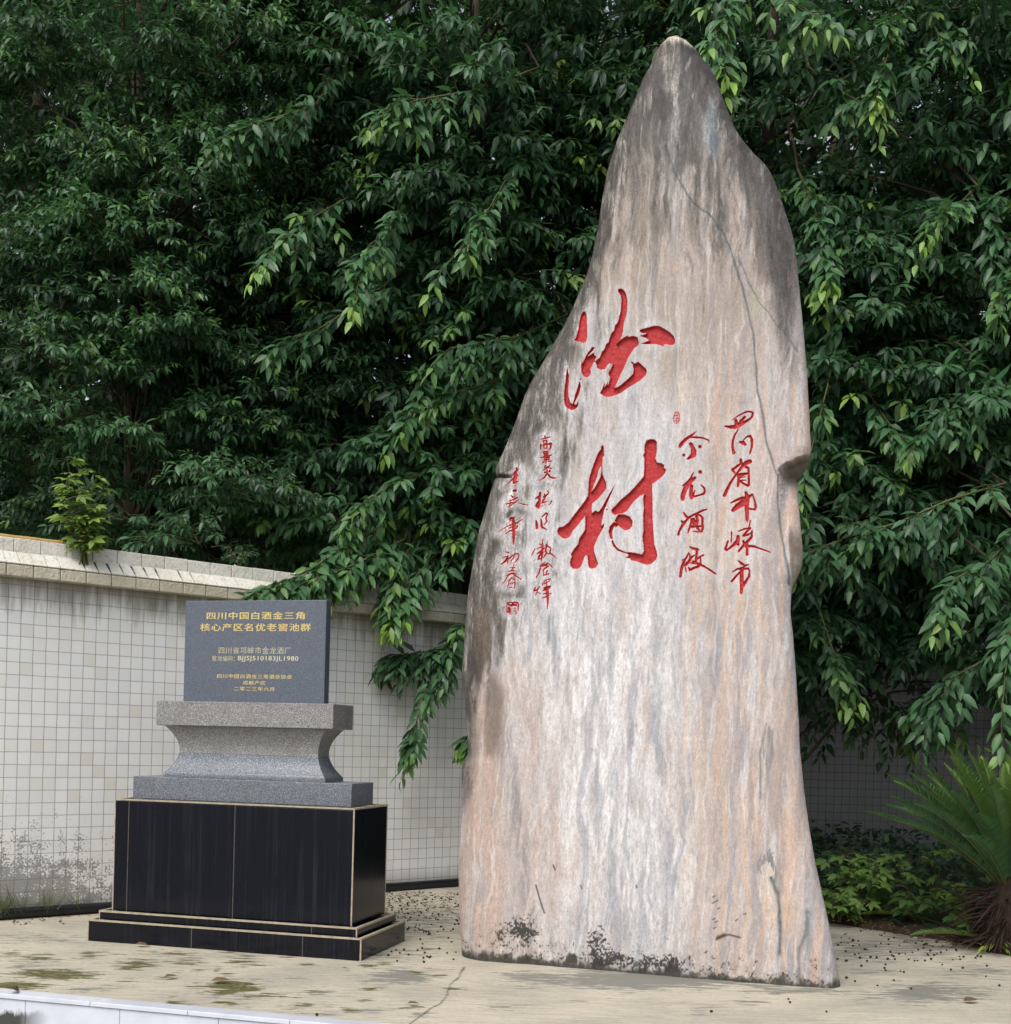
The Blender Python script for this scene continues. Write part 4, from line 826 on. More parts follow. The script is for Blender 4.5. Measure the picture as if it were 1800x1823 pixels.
def limb(a, b, rng, k=7, sag=.15):
    t = np.linspace(0, 1, k)[:, None]; a = np.asarray(a); b = np.asarray(b); L = np.linalg.norm(b - a)
    return a + (b - a) * t + UP * (sag * L * np.sin(t * math.pi)) + rng.normal(0, .02 * L, (k, 3)) * np.sin(t * math.pi)
def tree(name, label, base, height, ells, nb, nsp, nl, ll, mat, seed, group=None, young_p=.06, droop=.35, ratio=.36, brad=(.45, .75), explicit=(), tr=.16, back_cull=True, floor=2.6, curtain=()):
    rng = np.random.default_rng(seed); R = empty(name, base); tag(R, label, 'tree', group)
    base = np.array(base, float); cs = []; outs = []
    wts = np.array([e[1][0] * e[1][2] for e in ells]); wts = wts / wts.sum()
    for (c, r), wgt in zip(ells, wts):
        c = np.array(c, float); r = np.array(r, float); want = int(nb * wgt); got = []; tries = 0
        while len(got) < want and tries < 40000:
            tries += 1; u = nrmz(rng.normal(0, 1, 3)); q = rng.uniform(.35, 1.0) ** .45
            if back_cull and u[1] > .35 and rng.random() < .75: continue
            p = c + u * q * r
            if p[2] < floor: continue
            if got and np.min(np.linalg.norm((np.array([x[0] for x in got]) - p) * [1, .8, 1.25], axis=1)) < .42 * (1 - .5 * tries / 40000): continue
            got.append((p, nrmz(u * [1, 1, .55] + np.array([0, -.45, -.06]))))
        cs += [x[0] for x in got]; outs += [x[1] for x in got]
    for (x0, x1, z0, z1, Y0, sp_) in curtain:               # the outer skin of the crown, facing the square
        for xg in np.arange(x0, x1, sp_):
            for zg in np.arange(z0, z1, sp_ * .8):
                if vn(np.array([xg * .9]), np.array([zg * .9]), seed)[0] < .33: continue
                p = np.array([xg + rng.normal(0, .16), Y0 + 1.5 * (fbm(np.array([xg * .55]), np.array([zg * .7]), seed + 5, 3)[0] - .5) * 1.6 + rng.normal(0, .12), zg + rng.normal(0, .14)])
                cs.append(p); outs.append(nrmz(np.array([rng.normal(0, .35), -1, rng.normal(-.05, .2)])))
    Cn = np.array(cs); out = np.array(outs); rd = rng.uniform(*brad, len(Cn))
    P, D = bough_sprays(Cn, out, rd, nsp, rng); N = len(P)
    L = np.repeat(rd, nsp) * rng.uniform(.55, 1.05, N); hb = np.repeat(np.clip(rng.normal(.46, .26, len(Cn)), 0, 1), nsp)
    yb = np.repeat(rng.random(len(Cn)) < young_p * 3, nsp); young = np.where(yb & (rng.random(N) < .4), rng.uniform(.4, 1, N), 0.0)
    parts, tw = sprays(P, D, L, nl, ll * rng.uniform(.85, 1.15, N), young, rng, droop, ratio, hue0=hb)
    allp = [parts]; twp = list(tw); r0 = [.006] * len(twp); limbs = []
    for ex in explicit:                                     # measured hanging branches: world polylines
        pl = np.array(ex['path'], float); K = len(pl); tt = np.linspace(0, 1, max(14, K * 6)); s_ = np.linspace(0, 1, K)
        pth = np.stack([np.interp(tt, s_, pl[:, i]) for i in range(3)], -1); limbs.append((pth, .013, .004))
        n = ex.get('n', 16); q = np.sort(rng.uniform(ex.get('from', .02), 1, n)); q[-1] = 1.0
        pp = np.stack([np.interp(q, tt, pth[:, i]) for i in range(3)], -1); tg = nrmz(np.stack([np.interp(np.minimum(q + .05, 1), tt, pth[:, i]) for i in range(3)], -1) - np.stack([np.interp(q - .05, tt, pth[:, i]) for i in range(3)], -1))
        dd = nrmz(tg * .8 + rng.normal(0, .5, (n, 3)) * (1 - .8 * q[:, None] ** 3) + np.array([0, -.2, -.05]))
        yv = np.where(q > .8, ex.get('young', .8), np.where(rng.random(n) < .3, ex.get('young', .8) * .6, np.where(q > .5, .22 * ex.get('young', .8), 0))); yv = np.maximum(yv, ex.get('yall', 0) * rng.uniform(.5, 1.2, n))
        a, b = sprays(pp - dd * .05, dd, ex.get('L', .34) * rng.uniform(.7, 1.1, n), ex.get('nl', 10), np.full(n, ex.get('ll', ll * 1.08)), yv, rng, .5, ratio, hue0=np.full(n, .55 + .35 * ex.get('young', .8))); allp.append(a); twp += list(b); r0 += [.005] * n
    leaf_mesh('crown', allp, mat, R)
    hgt = [base + np.array([.06 * math.sin(k), .05 * math.cos(k * 1.7), height * k / 7]) for k in range(8)]
    trunk = np.array(hgt); limbs2 = [(trunk, tr, tr * .35)]
    for c in Cn[:nb:3]:
        h = np.clip(c[2] - rng.uniform(.5, 1.6), base[2] + 1.0, base[2] + height * .95); k = (h - base[2]) / height * 7; a = np.array([np.interp(k, np.arange(8), trunk[:, i]) for i in range(3)])
        limbs2.append((limb(a, c, rng), .020, .007))
    for ex in explicit:
        a = np.array(ex['path'][0], float); h = min(max(a[2] + 1.3, base[2] + 3.6), base[2] + height * .9); b = np.array([base[0], base[1], h]); limbs2.append((limb(b, a, rng), .022, .011))
    o = tubes_mesh('trunk', [x[0] for x in limbs2], [x[1] for x in limbs2], [x[2] for x in limbs2], M['bark'], R, 7)
    tw_o = tubes_mesh('twigs', twp + [x[0] for x in limbs], r0 + [x[1] for x in limbs], [.002] * len(twp) + [x[2] for x in limbs], M['twig'], R, 3); tw_o['kind'] = 'stuff'
    for ch in R.children: ch.matrix_parent_inverse = Matrix.Translation(-Vector(base))
    return R
def pxp(*pts): return [tuple(at_depth(np.array(float(a)), np.array(float(b)), c)) for a, b, c in pts]
exM = [dict(path=pxp((720, 960, 11.8), (620, 1010, 11.2), (520, 1045, 10.8), (440, 1062, 10.5)), n=34, young=1, L=.36, yall=.3),
       dict(path=pxp((790, 880, 12.4), (690, 930, 11.9), (600, 985, 11.3), (520, 1030, 10.9), (470, 1045, 10.7)), n=42, young=.9, L=.38, yall=.3),
       dict(path=pxp((800, 900, 12.4), (740, 960, 12.0), (700, 1020, 11.6), (692, 1075, 11.5)), n=26, young=1, L=.32, yall=.35),
       dict(path=pxp((700, 900, 12.2), (620, 950, 11.6), (575, 1010, 11.3), (560, 1040, 11.1)), n=28, young=.9, yall=.3), dict(path=pxp((860, 950, 12.3), (770, 990, 11.9), (730, 1040, 11.6), (715, 1075, 11.5)), n=16, young=.9, L=.3),
       dict(path=pxp((930, 1040, 12.6), (850, 1090, 12.1), (800, 1140, 11.9), (765, 1210, 11.7), (740, 1290, 11.6), (732, 1320, 11.6)), n=36, young=.45, L=.27, nl=9),
       dict(path=pxp((900, 1120, 12.4), (820, 1150, 12.0), (760, 1160, 11.8), (700, 1168, 11.7)), n=30, young=.0, L=.28),
       dict(path=pxp((950, 1240, 12.5), (880, 1270, 12.2), (835, 1310, 12.0)), n=16, young=.6, L=.22),
       dict(path=pxp((930, 1130, 12.5), (880, 1090, 12.2), (820, 1125, 12.0)), n=22, young=.9, L=.24),
       dict(path=pxp((960, 120, 12.0), (850, 160, 11.4), (760, 175, 11.0), (690, 190, 10.8)), n=22, young=.5),
       dict(path=pxp((640, 60, 12.4), (560, 190, 11.6), (470, 215, 11.2), (405, 240, 11.0)), n=22, young=.25),
       dict(path=pxp((640, 340, 12.2), (560, 385, 11.5), (500, 430, 11.1), (475, 455, 10.9)), n=18, young=.95),
       dict(path=pxp((760, 330, 12.2), (700, 400, 11.5), (660, 445, 11.2), (638, 505, 11.0)), n=18, young=1),
       dict(path=pxp((960, 260, 12.2), (900, 320, 11.5), (855, 400, 11.1), (800, 465, 10.9)), n=20, young=.95),
       dict(path=pxp((720, 480, 12.2), (640, 540, 11.7), (560, 590, 11.4), (520, 600, 11.3)), n=16, young=.1),
       dict(path=pxp((1010, 560, 12.4), (920, 600, 11.7), (850, 610, 11.3), (800, 620, 11.1)), n=18, young=.35),
       dict(path=pxp((800, 620, 12.4), (750, 680, 11.8), (730, 740, 11.6), (705, 770, 11.5)), n=12, young=.7),
       dict(path=pxp((960, 640, 12.2), (880, 680, 11.6), (800, 700, 11.4)), n=14, young=.3),
       dict(path=pxp((880, 820, 12.4), (790, 830, 11.9), (700, 860, 11.6), (640, 900, 11.4)), n=20, young=.3)]
exR = [dict(path=pxp((1330, -60, 10.6), (1290, 0, 10.0), (1275, 60, 9.8), (1283, 125, 9.7)), n=24, young=1, L=.28, yall=.35),
       dict(path=pxp((1450, -70, 10.8), (1380, -20, 10.2), (1430, 20, 10.0), (1460, 22, 9.9)), n=18, young=1, yall=.4, L=.28),
       dict(path=pxp((1640, -40, 11.2), (1590, 30, 10.6), (1580, 100, 10.4), (1560, 160, 10.3)), n=18, yall=.3, young=1, L=.22, nl=8),
       dict(path=pxp((1640, 0, 11.2), (1670, 60, 10.7), (1700, 85, 10.6)), n=9, young=.9),
       dict(path=pxp((1440, 120, 11.0), (1500, 165, 10.6), (1550, 190, 10.4)), n=16, young=.5),
       dict(path=pxp((1420, 300, 11.2), (1450, 370, 10.6), (1465, 420, 10.4), (1470, 460, 10.3)), n=18, young=.7, L=.32),
       dict(path=pxp((1450, 390, 11.2), (1530, 410, 10.7), (1600, 430, 10.5)), n=14, young=.5),
       dict(path=pxp((1740, 330, 11.0), (1710, 360, 10.7), (1665, 385, 10.5)), n=10, young=.8),
       dict(path=pxp((1720, 330, 11.2), (1760, 400, 10.7), (1770, 470, 10.6)), n=12, young=.2),
       dict(path=pxp((1820, 440, 10.8), (1800, 500, 10.4), (1780, 540, 10.2)), n=12, young=.9),
       dict(path=pxp((1500, 560, 10.6), (1475, 680, 10.3), (1450, 780, 10.2), (1425, 880, 10.1)), n=14, young=.7, L=.20, nl=7),
       dict(path=pxp((1540, 690, 10.8), (1580, 750, 10.5), (1605, 780, 10.4)), n=12, young=.8, L=.26),
       dict(path=pxp((1800, 690, 10.6), (1720, 720, 10.3), (1640, 770, 10.1)), n=18, young=.2),
       dict(path=pxp((1790, 860, 10.4), (1690, 890, 10.0), (1600, 930, 9.9), (1500, 960, 9.9), (1445, 980, 9.9)), n=30, young=.25, L=.36),
       dict(path=pxp((1820, 940, 10.2), (1760, 1000, 9.8), (1700, 1030, 9.7), (1670, 1080, 9.6)), n=20, young=.5),
       dict(path=pxp((1840, 1060, 10.0), (1800, 1120, 9.6), (1790, 1200, 9.4), (1782, 1285, 9.3)), n=16, young=.85, L=.26),
       dict(path=pxp((1850, 1130, 10.2), (1760, 1170, 9.8), (1690, 1210, 9.7), (1660, 1250, 9.7)), n=16, young=.1),
       dict(path=pxp((1460, 1090, 10.8), (1480, 1150, 10.5), (1500, 1200, 10.4)), n=10, young=.7)]
tree('broadleaf_tree', 'glossy broad leaved tree drooping over the tiled wall left of the standing stone', (-0.6, 14.6, 0.0), 11.0,
     [((-0.4, 13.4, 8.4), (2.0, 1.9, 3.4)), ((-0.9, 13.2, 5.0), (1.8, 1.5, 2.3)), ((1.2, 13.9, 8.8), (1.5, 1.4, 3.0)), ((0.3, 13.3, 3.9), (1.2, 1.0, 1.4)), ((-0.6, 13.0, 6.6), (1.9, 1.3, 2.0))], 200, 15, 14, .168, M['leaf_broad'], 21, None, .05, .38, .36, (.45, .72), exM, .13, curtain=[(-2.6, 2.0, 3.5, 9.4, 12.7, .62)])
tree('broadleaf_tree', 'glossy broad leaved tree filling the right side above the cycad', (2.7, 13.0, 0.0), 11.0,
     [((3.4, 12.4, 8.2), (2.1, 1.7, 3.6)), ((4.4, 12.0, 5.0), (1.9, 1.5, 2.3)), ((3.1, 12.8, 3.9), (1.4, 1.1, 1.9)), ((4.9, 11.4, 3.0), (1.2, 1.0, 1.2)), ((3.0, 11.6, 4.6), (1.3, 1.2, 2.2)), ((3.7, 12.6, 2.7), (1.7, 0.9, 0.9))], 250, 14, 14, .165, M['leaf_broad'], 22, None, .06, .38, .37, (.45, .72), exR, .13, True, 1.75, curtain=[(1.9, 5.6, 2.2, 9.0, 11.7, .62)])
tree('small_leaf_tree', 'dense small leaved tree behind the wall at the far left', (-4.3, 13.6, 0.0), 11.0,
     [((-3.9, 12.8, 8.3), (2.0, 1.6, 3.2)), ((-3.5, 12.5, 6.3), (1.5, 1.5, 1.4)), ((-4.3, 12.6, 5.0), (2.0, 1.5, 1.9)), ((-2.5, 12.9, 4.9), (1.2, 1.1, 1.7)), ((-2.6, 13.0, 7.4), (1.1, 1.1, 2.6))], 240, 22, 15, .112, M['leaf_fine'], 23, None, .12, .22, .36, (.35, .6), (), .13, True, 3.5, curtain=[(-5.9, -1.9, 3.5, 9.3, 12.1, .58)])
bgt = [((-6.6, 16.5), 31), ((-2.6, 17.2), 32), ((1.2, 17.8), 33), ((4.6, 17.6), 34), ((7.8, 16.0), 35)]
for (bx, by), sd in bgt:
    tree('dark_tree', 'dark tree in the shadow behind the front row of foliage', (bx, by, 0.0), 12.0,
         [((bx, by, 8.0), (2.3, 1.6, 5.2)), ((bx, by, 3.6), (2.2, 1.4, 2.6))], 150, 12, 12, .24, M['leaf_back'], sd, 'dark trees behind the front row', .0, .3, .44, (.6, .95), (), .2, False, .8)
tree('broadleaf_tree', 'glossy broad leaved tree cut off by the right edge of the view', (8.0, 10.8, 0.0), 11.0,
     [((7.0, 10.6, 6.5), (2.3, 2.3, 4.0)), ((6.0, 11.0, 5.2), (1.4, 1.5, 2.2))], 110, 13, 13, .165, M['leaf_broad'], 24, None, .05, .38, .37, (.5, .8), (), .17, False, 1.9)
# the wood further back reads as one dark mass
rw = np.random.default_rng(77); nW = 30000
wp = np.stack([rw.uniform(-15, 15, nW), rw.uniform(19.5, 24, nW), rw.uniform(0, 1, nW) ** .9 * 15], -1)
wp[:, 1] += 1.2 * (fbm(wp[:, 0] * .5, wp[:, 2] * .5, 5) - .5) * 2
wd_ = nrmz(rw.normal(0, 1, (nW, 3)) + np.array([0, -.3, -.7])); wn_ = nrmz(rw.normal(0, .6, (nW, 3)) + np.array([0, -.6, .7]))
wl = rw.uniform(.3, .55, nW)
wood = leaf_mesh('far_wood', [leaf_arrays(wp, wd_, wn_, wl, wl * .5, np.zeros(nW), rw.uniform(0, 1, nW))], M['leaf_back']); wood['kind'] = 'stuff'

# ------------------------------------------------------------------ cycad, weeds, grass
def G(px, py, z=0.0): return on_ground(np.array(float(px)), np.array(float(py)), z)
cyc0 = G(1792, 1684, .04); cr_ = at_depth(np.array(1787.), np.array(1580.), cyc0[1] + .02)
cyc = empty('cycad', tuple(cyc0)); tag(cyc, 'stiff feathery cycad with a shaggy brown trunk at the right edge', 'cycad')
rc = np.random.default_rng(9); hT = cr_[2] - cyc0[2]
m = MB(); m.tube([(0, 0, -.05), (0, 0, hT * .35), (0, 0, hT * .8), (0, 0, hT + .05)], [.17, .19, .16, .09], 16)
for k in range(320):
    a_0 = rc.uniform(0, 6.28); z0 = rc.uniform(.02, hT); r0 = .15; o_ = Vector((math.cos(a_0), math.sin(a_0), 0)); ln = rc.uniform(.12, .42)
    p_a = o_ * r0 + Vector((0, 0, z0)); p_b = o_ * (r0 + ln * .7) + Vector((rc.normal(0, .03), rc.normal(0, .03), z0 - ln * rc.uniform(-.1, .7)))
    p_b.z = max(p_b.z, .0); m.tube([p_a, (p_a + p_b) / 2 + Vector((0, 0, .015)), p_b], [.008, .006, .002], 4)
M['fibre'] = m_plain('dry_brown_fibre', (62, 46, 38), 0.9, 0.55, 25)
m.build('trunk', M['fibre'], cyc)
def frond(name, root, az, el0, bend, Lf, parent, mat, seed, tone, width=.135, n=76):
    r = np.random.default_rng(seed); t = np.linspace(0, 1, 22); e = el0 - bend * t ** 1.4
    h = np.array([math.cos(az), math.sin(az), 0]); step = Lf / 21
    pts = np.zeros((22, 3)); pts[0] = root
    for i in range(1, 22): pts[i] = pts[i - 1] + step * (h * math.cos(e[i]) + UP * math.sin(e[i]))
    side = np.array([-math.sin(az), math.cos(az), 0]); q = np.linspace(.10, 1, n)
    P = np.stack([np.interp(q, t, pts[:, i]) for i in range(3)], -1); T = nrmz(np.stack([np.interp(q, t, np.gradient(pts[:, i])) for i in range(3)], -1)); N_ = nrmz(np.cross(T, side)); N_ = N_ * np.sign(N_[:, 2:3] + 1e-6)
    parts = []
    for sg in (-1, 1):
        d = nrmz(T * .62 + side * sg * .72 + N_ * .42 + r.normal(0, .05, (n, 3))); ln = width * np.sin(np.clip(q * 1.02, 0, 1) * math.pi * .86 + .32) ** .6 * r.uniform(.9, 1.08, n)
        parts.append(leaf_arrays(P, d, nrmz(N_ - side * sg * .4), ln, np.full(n, .0115), np.clip(tone + r.normal(0, .08, n), 0, 1), np.clip(r.normal(.4, .2, n), 0, 1), .10, .1))
    o = leaf_mesh(name, parts, mat, parent)
    tubes_mesh('rachis', [pts], [.008], [.002], M['twig'], o, 5)
    return o
for k in range(86):
    ring = k / 86; az_ = k * 2.39996 + rc.uniform(-.2, .2); el_ = rad(38 + 46 * ring) + rc.uniform(-.08, .08)
    frond('frond', np.array([.05 * math.cos(az_), .05 * math.sin(az_), hT]), az_, el_, rad(24 + 10 * (1 - ring)), rc.uniform(1.05, 1.3) * (1 - .12 * ring), cyc, M['leaf_cycad'], 100 + k, .0 if ring < .4 else .15 + .6 * rc.random() * ring)

def stems_plant(name, label, base, height, spread, nst, ll, kind, seed, young=.2, hue=.5, nleaf=5, cat='plant', ratio=.5, group=None, mat='leaf_weed', lean_=(0, -.1)):
    r = np.random.default_rng(seed); R = empty(name, tuple(base)); tag(R, label, cat, group); parts = []; paths = []
    for k in range(nst):
        a = r.uniform(0, 6.28); sp = spread * r.uniform(.2, 1) ** .7; hh = height * r.uniform(.5, 1.0) * (1 - .3 * (sp / max(spread, 1e-3)) ** 2)
        tip = np.array([sp * math.cos(a) + lean_[0] * hh, sp * math.sin(a) + lean_[1] * hh, hh]); t = np.linspace(0, 1, 6)[:, None]
        pth = tip * t * np.array([1, 1, 0]) * t ** .4 + UP * (tip[2] * t ** .85) + r.normal(0, .008, (6, 3)) * t; pth[0] = [r.normal(0, .02), r.normal(0, .02), 0]
        paths.append(pth)
        for j in range(nleaf):
            q = 1.0 if j == 0 else r.uniform(.35 if height < .7 else .18, 1); P = np.array([np.interp(q * 5, np.arange(6), pth[:, i]) for i in range(3)])
            b = r.uniform(0, 6.28); o_ = np.array([math.cos(b), math.sin(b), r.uniform(-.1, .35)]); pl = ll * r.uniform(.35, .9)
            E_ = P + o_ * pl; paths.append(np.stack([P, P + o_ * pl * .5 + UP * .01, E_])); yy = young * r.uniform(.2, 1.4); hu = np.clip(r.normal(hue, .2), 0, 1); sz = ll * r.uniform(.65, 1.1)
            nn = nrmz(UP + r.normal(0, .25, 3) + np.array([0, -.45, 0]))
            if kind == 'palmate':
                f = nrmz(o_ * [1, 1, .2] + np.array([0, 0, -.15])); s_ = np.cross(nn, f)
                ang = np.array([-1.75, -.9, 0, .9, 1.75]) + r.normal(0, .07, 5); d = f * np.cos(ang)[:, None] + s_ * np.sin(ang)[:, None]; ln = sz * np.array([.55, .85, 1, .85, .55])
                parts.append(leaf_arrays(np.repeat(E_[None], 5, 0), d, np.repeat(nn[None], 5, 0), ln, ln * .46, np.full(5, yy), np.full(5, hu), .22, .05))
            else:
                d = nrmz(o_ * [1, 1, .3] + np.array([0, -.1, -.25])); parts.append(leaf_arrays(E_[None], d[None], nn[None], np.array([sz]), np.array([sz * ratio]), np.array([yy]), np.array([hu]), .3, .12))
    leaf_mesh('leaves', parts, M[mat], R); tubes_mesh('stems', paths, [.005] * len(paths), [.002] * len(paths), M['twig'], R, 4); return R
stems_plant('weed_shrub', 'bright green weed with lobed hand shaped leaves right of the stone', G(1543, 1636, .04), .66, .38, 20, .125, 'palmate', 301, .12, .75, 5, 'shrub')
stems_plant('weed_shrub', 'low lobed weed tucked against the lower right side of the stone', G(1494, 1642, .03), .34, .26, 11, .115, 'palmate', 302, .15, .7, 4, 'shrub')
stems_plant('weed_plant', 'low dark weed with broad oval leaves between the lobed weed and the cycad', G(1640, 1646, .04), .34, .34, 16, .13, 'oval', 303, .03, .35, 5)
stems_plant('weed_plant', 'thin tall weed with a yellow leaf at its top left of the cycad', G(1668, 1640, .04), .66, .10, 5, .13, 'palmate', 304, .7, .8, 3)
stems_plant('weed_plant', 'straggly weed with small yellowing leaves in front of the cycad fronds', G(1712, 1655, .04), .46, .26, 14, .075, 'oval', 305, .35, .6, 7)
stems_plant('weed_plant', 'grey green lobed weed beside the shaggy trunk of the cycad', G(1735, 1672, .04), .24, .18, 9, .11, 'palmate', 306, .1, .55, 3)
stems_plant('weed_plant', 'small yellow green rosette at the bed edge below the cycad', G(1772, 1690, .02), .10, .06, 7, .12, 'lance', 307, .9, .9, 3, ratio=.24)
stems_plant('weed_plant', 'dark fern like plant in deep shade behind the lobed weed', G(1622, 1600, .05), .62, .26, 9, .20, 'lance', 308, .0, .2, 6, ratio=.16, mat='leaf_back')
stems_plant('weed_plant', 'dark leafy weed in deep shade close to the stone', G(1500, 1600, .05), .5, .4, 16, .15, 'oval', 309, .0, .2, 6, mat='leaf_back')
# dark ground cover under the trees
ru = np.random.default_rng(55); nU = 3600
us_, ut_ = ru.uniform(-3.2, 2.8, nU), ru.uniform(.12, 4.2, nU); uh = (.10 + .50 * sst(.1, 1.2, ut_)) * ru.uniform(0, 1, nU) ** .8 + .03
up = np.concatenate([B0 + us_[:, None] * bd + ut_[:, None] * bn, uh[:, None]], -1)
ul = ru.uniform(.06, .13, nU); ud = nrmz(ru.normal(0, 1, (nU, 3)) * [1, 1, .4] + np.array([0, -.3, -.1])); un = nrmz(ru.normal(0, .5, (nU, 3)) + np.array([0, -.3, 1]))
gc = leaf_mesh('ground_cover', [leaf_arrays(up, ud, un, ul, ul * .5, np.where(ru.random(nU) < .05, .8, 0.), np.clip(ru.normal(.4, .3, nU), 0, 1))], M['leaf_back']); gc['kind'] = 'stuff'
# fallen fronds at the bed edge
for lab, px_, py_, az_, tone, sd in (('yellowed fallen frond lying along the edge of the planting bed', 1668, 1648, rad(165), .85, 401), ('green fallen frond lying at the bed edge under the cycad', 1762, 1680, rad(185), .35, 402)):
    b_ = G(px_, py_, .05); R = empty('fallen_frond', tuple(b_)); tag(R, lab, 'frond'); f_ = frond('blade', np.array([0, 0, .03]), az_, rad(12), rad(22), .62, R, M['leaf_cycad'], sd, tone, .10, 40)
# plant rooted on top of the wall
def wall_pt(px, back=0.12, z=3.0):
    nrm = np.array([-wx[1], wx[0], 0]); p = on_plane(np.array(float(px)), np.array(960.), np.array([-3.937, 9.488, 0]) + nrm * back, nrm); return np.array([p[0], p[1], z])
stems_plant('wall_plant', 'light green leafy plant rooted on top of the tiled wall at left', wall_pt(150, -.06, 2.84), .98, .24, 17, .115, 'palmate', 311, .5, .95, 8, lean_=(-.02, -.12))
stems_plant('wall_plant', 'small pale leafed sprig on the wall top left of the plaque', wall_pt(428, .1), .20, .20, 8, .06, 'oval', 312, .0, .5, 5, mat='leaf_broad')
M['leaf_grass'] = m_leaf('leaf_grass', (0.05, 0.08, 0.03, 1), (0.11, 0.14, 0.05, 1), (0.30, 0.27, 0.12, 1), 0.6)
def grass(label, base, n, h, seed, tone):
    r = np.random.default_rng(seed); b = np.concatenate([r.normal(0, .035, (n, 2)), np.zeros((n, 1))], 1); d = nrmz(np.stack([r.normal(0, .45, n), r.normal(-.1, .35, n), np.ones(n)], -1)); ln = h * r.uniform(.4, 1, n)
    o = leaf_mesh('grass_tuft', [leaf_arrays(b, d, nrmz(r.normal(0, 1, (n, 3))), ln, np.full(n, .007), np.clip(tone + r.normal(0, .15, n), 0, 1), np.clip(r.normal(.5, .2, n), 0, 1), .35, .1)], M['leaf_grass']); o.location = base; tag(o, label, 'grass', 'grass tufts along the wall foot')
for lab, px_, n_, h_, tn, sd in (('bushiest dark grass tuft against the wall at the left edge', 14, 90, .26, .1, 1), ('grass tuft of tall thin blades by the pipe left of the pedestal', 58, 26, .34, .4, 2), ('dry yellowish grass tuft at the wall foot', 102, 34, .24, .75, 3), ('sparse thin grass tuft at the wall closest to the pedestal', 152, 14, .30, .5, 4)):
    p = wall_pt(px_, -.02, 0.02); grass(lab, tuple(p), n_, h_, 500 + sd, tn)
# fallen leaves on the slab
def dry_leaf(label, px, py, ln, seed, curl=.5, az=0.4):
    p = G(px, py, .012); r = np.random.default_rng(seed); d = np.array([[math.cos(az), math.sin(az), .15]]); V, Cc = leaf_arrays(np.zeros((1, 3)), d, np.array([[0, -.2, 1.]]), np.array([ln]), np.array([ln * .5]), np.array([.0]), np.array([r.uniform(.3, 1)]), curl, .14)
    o = leaf_mesh('fallen_leaf', [(V, Cc)], M['leaf_dry']); o.location = tuple(p + [0, 0, .03 * curl]); tag(o, label, 'leaf', 'fallen leaves on the slab')
dry_leaf('brown fallen leaf at the foot of the pedestal step', 240, 1683, .10, 1, .3, .1)
dry_leaf('curled brown fallen leaf near the kerb at the left edge', 10, 1767, .09, 2, .8, .5)
dry_leaf('upright curled brown fallen leaf beside another near the left kerb', 22, 1765, .07, 3, .9, 1.5)
dry_leaf('pale orange fallen leaf on the dark green moss patch', 375, 1747, .12, 4, .15, .1)
dry_leaf('narrow grey brown fallen leaf on bare concrete above the kerb', 292, 1741, .09, 5, .2, .6)
dry_leaf('small brown fallen leaf midway between pedestal and stone', 611, 1727, .05, 6, .4, .9)
dry_leaf('tan fallen leaf on concrete near the ground crack', 725, 1788, .07, 7, .2, .2)
dry_leaf('dark fallen leaf on the concrete at the lower right', 1715, 1783, .11, 8, .1, .3)
# brown litter behind the pedestal and along the bed edge
rl_ = np.random.default_rng(66); lx, ly = [], []
while len(lx) < 420:
    a, b = rl_.uniform(684, 830), rl_.uniform(1588, 1642)
    if rl_.random() < np.clip((1648 - b) / 60, 0, 1) ** 1.3 * (.4 + .6 * vn(np.array([a / 14]), np.array([b / 5]), 3)[0] * 1.5): lx.append(a); ly.append(b)
while len(lx) < 640:
    q = rl_.random(); lx.append(1485 + 310 * q + rl_.normal(0, 3)); ly.append(1643 + 50 * q + abs(rl_.normal(0, 4)) - 3)
while len(lx) < 700:
    q = rl_.random(); lx.append(20 + 190 * q); ly.append(1641 - 22 * q + abs(rl_.normal(0, 4)))
while len(lx) < 1000:
    q = rl_.random(); lx.append(1485 + 315 * q); ly.append(1640 + 50 * q - abs(rl_.normal(0, 9)))
lp = on_ground(np.array(lx), np.array(ly), np.where(np.arange(len(lx)) < 700, .006, .075)); nl_ = len(lp); ll_ = rl_.uniform(.014, .05, nl_)
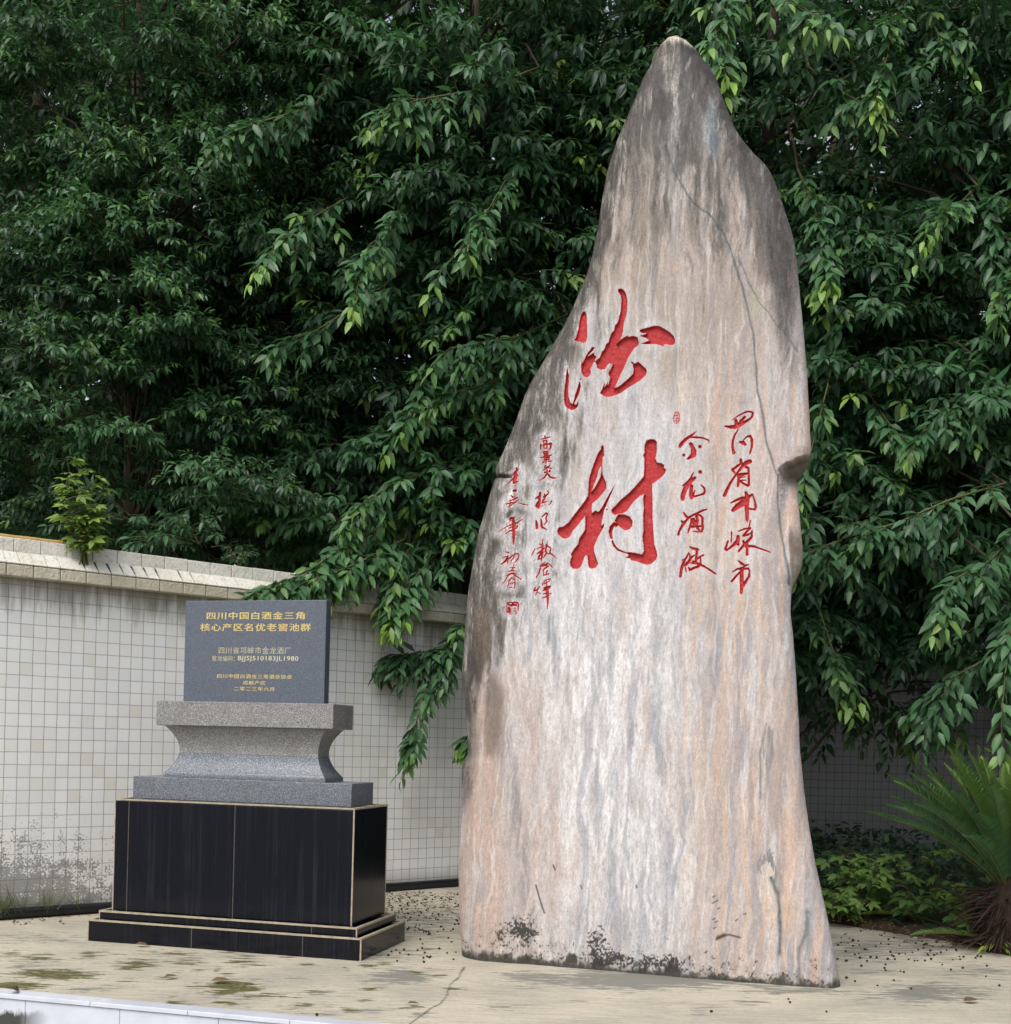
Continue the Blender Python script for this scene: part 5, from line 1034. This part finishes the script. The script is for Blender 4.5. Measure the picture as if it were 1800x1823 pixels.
lit = leaf_mesh('leaf_litter', [leaf_arrays(lp, nrmz(rl_.normal(0, 1, (nl_, 3)) * [1, 1, .15]), nrmz(rl_.normal(0, .25, (nl_, 3)) + UP), ll_, ll_ * rl_.uniform(.2, .5, nl_), np.zeros(nl_), rl_.uniform(0, 1, nl_), .2, .3)], M['leaf_dry']); lit['kind'] = 'stuff'
# fallen berries: one built, the rest copies of it
bmx = bmesh.new(); bmesh.ops.create_icosphere(bmx, subdivisions=2, radius=1)
for v in bmx.verts:
    v.co.z *= .82
    if v.co.z > .7: v.co.z -= .16
    if v.co.z < -.75: v.co.z *= 1.25; v.co.x *= .5; v.co.y *= .5
me_b = bpy.data.meshes.new('fallen_berry'); bmx.to_mesh(me_b); bmx.free(); me_b.materials.append(m_plain('dark_berry', (52, 38, 34), 0.5, 0.4, 60)); me_b.polygons.foreach_set('use_smooth', np.ones(len(me_b.polygons), dtype=bool))
rb = np.random.default_rng(88); spots = []
def scat(n, x0, x1, y0, y1, lab, f=None):
    k = 0
    while k < n:
        a, b = rb.uniform(x0, x1), rb.uniform(y0, y1)
        if f is None or f(a, b): spots.append((a, b, lab)); k += 1
scat(95, 690, 820, 1592, 1662, 'one of the dark berries strewn between the pedestal and the stone', lambda a, b: rb.random() < (.35 + .65 * vn(np.array([a / 20]), np.array([b / 9]), 8)[0]))
scat(26, 690, 812, 1662, 1715, 'one of the dark berries strewn between the pedestal and the stone', lambda a, b: a > 655 + (1715 - b) * 1.2)
scat(80, 1488, 1790, 1648, 1712, 'one of the dark berries strewn right of the stone', lambda a, b: b > 1648 + (a - 1480) * .16)
scat(22, 1500, 1790, 1700, 1765, 'one of the dark berries strewn right of the stone')
scat(5, 560, 1480, 1772, 1815, 'one of the few dark berries on the concrete in front')
b0 = bpy.data.objects.new('fallen_berry', me_b)
for i, (a, b, lab) in enumerate(spots):
    o = b0 if i == 0 else b0.copy(); COL.objects.link(o); sc_ = rb.uniform(.006, .0105); p = G(a, b, .0); o.location = (p[0], p[1], sc_ * .72 + .001); o.scale = (sc_,) * 3; o.rotation_euler = (rb.uniform(-.5, .5), rb.uniform(-.5, .5), rb.uniform(0, 6))
    tag(o, lab, 'berry', 'fallen berries on the concrete')
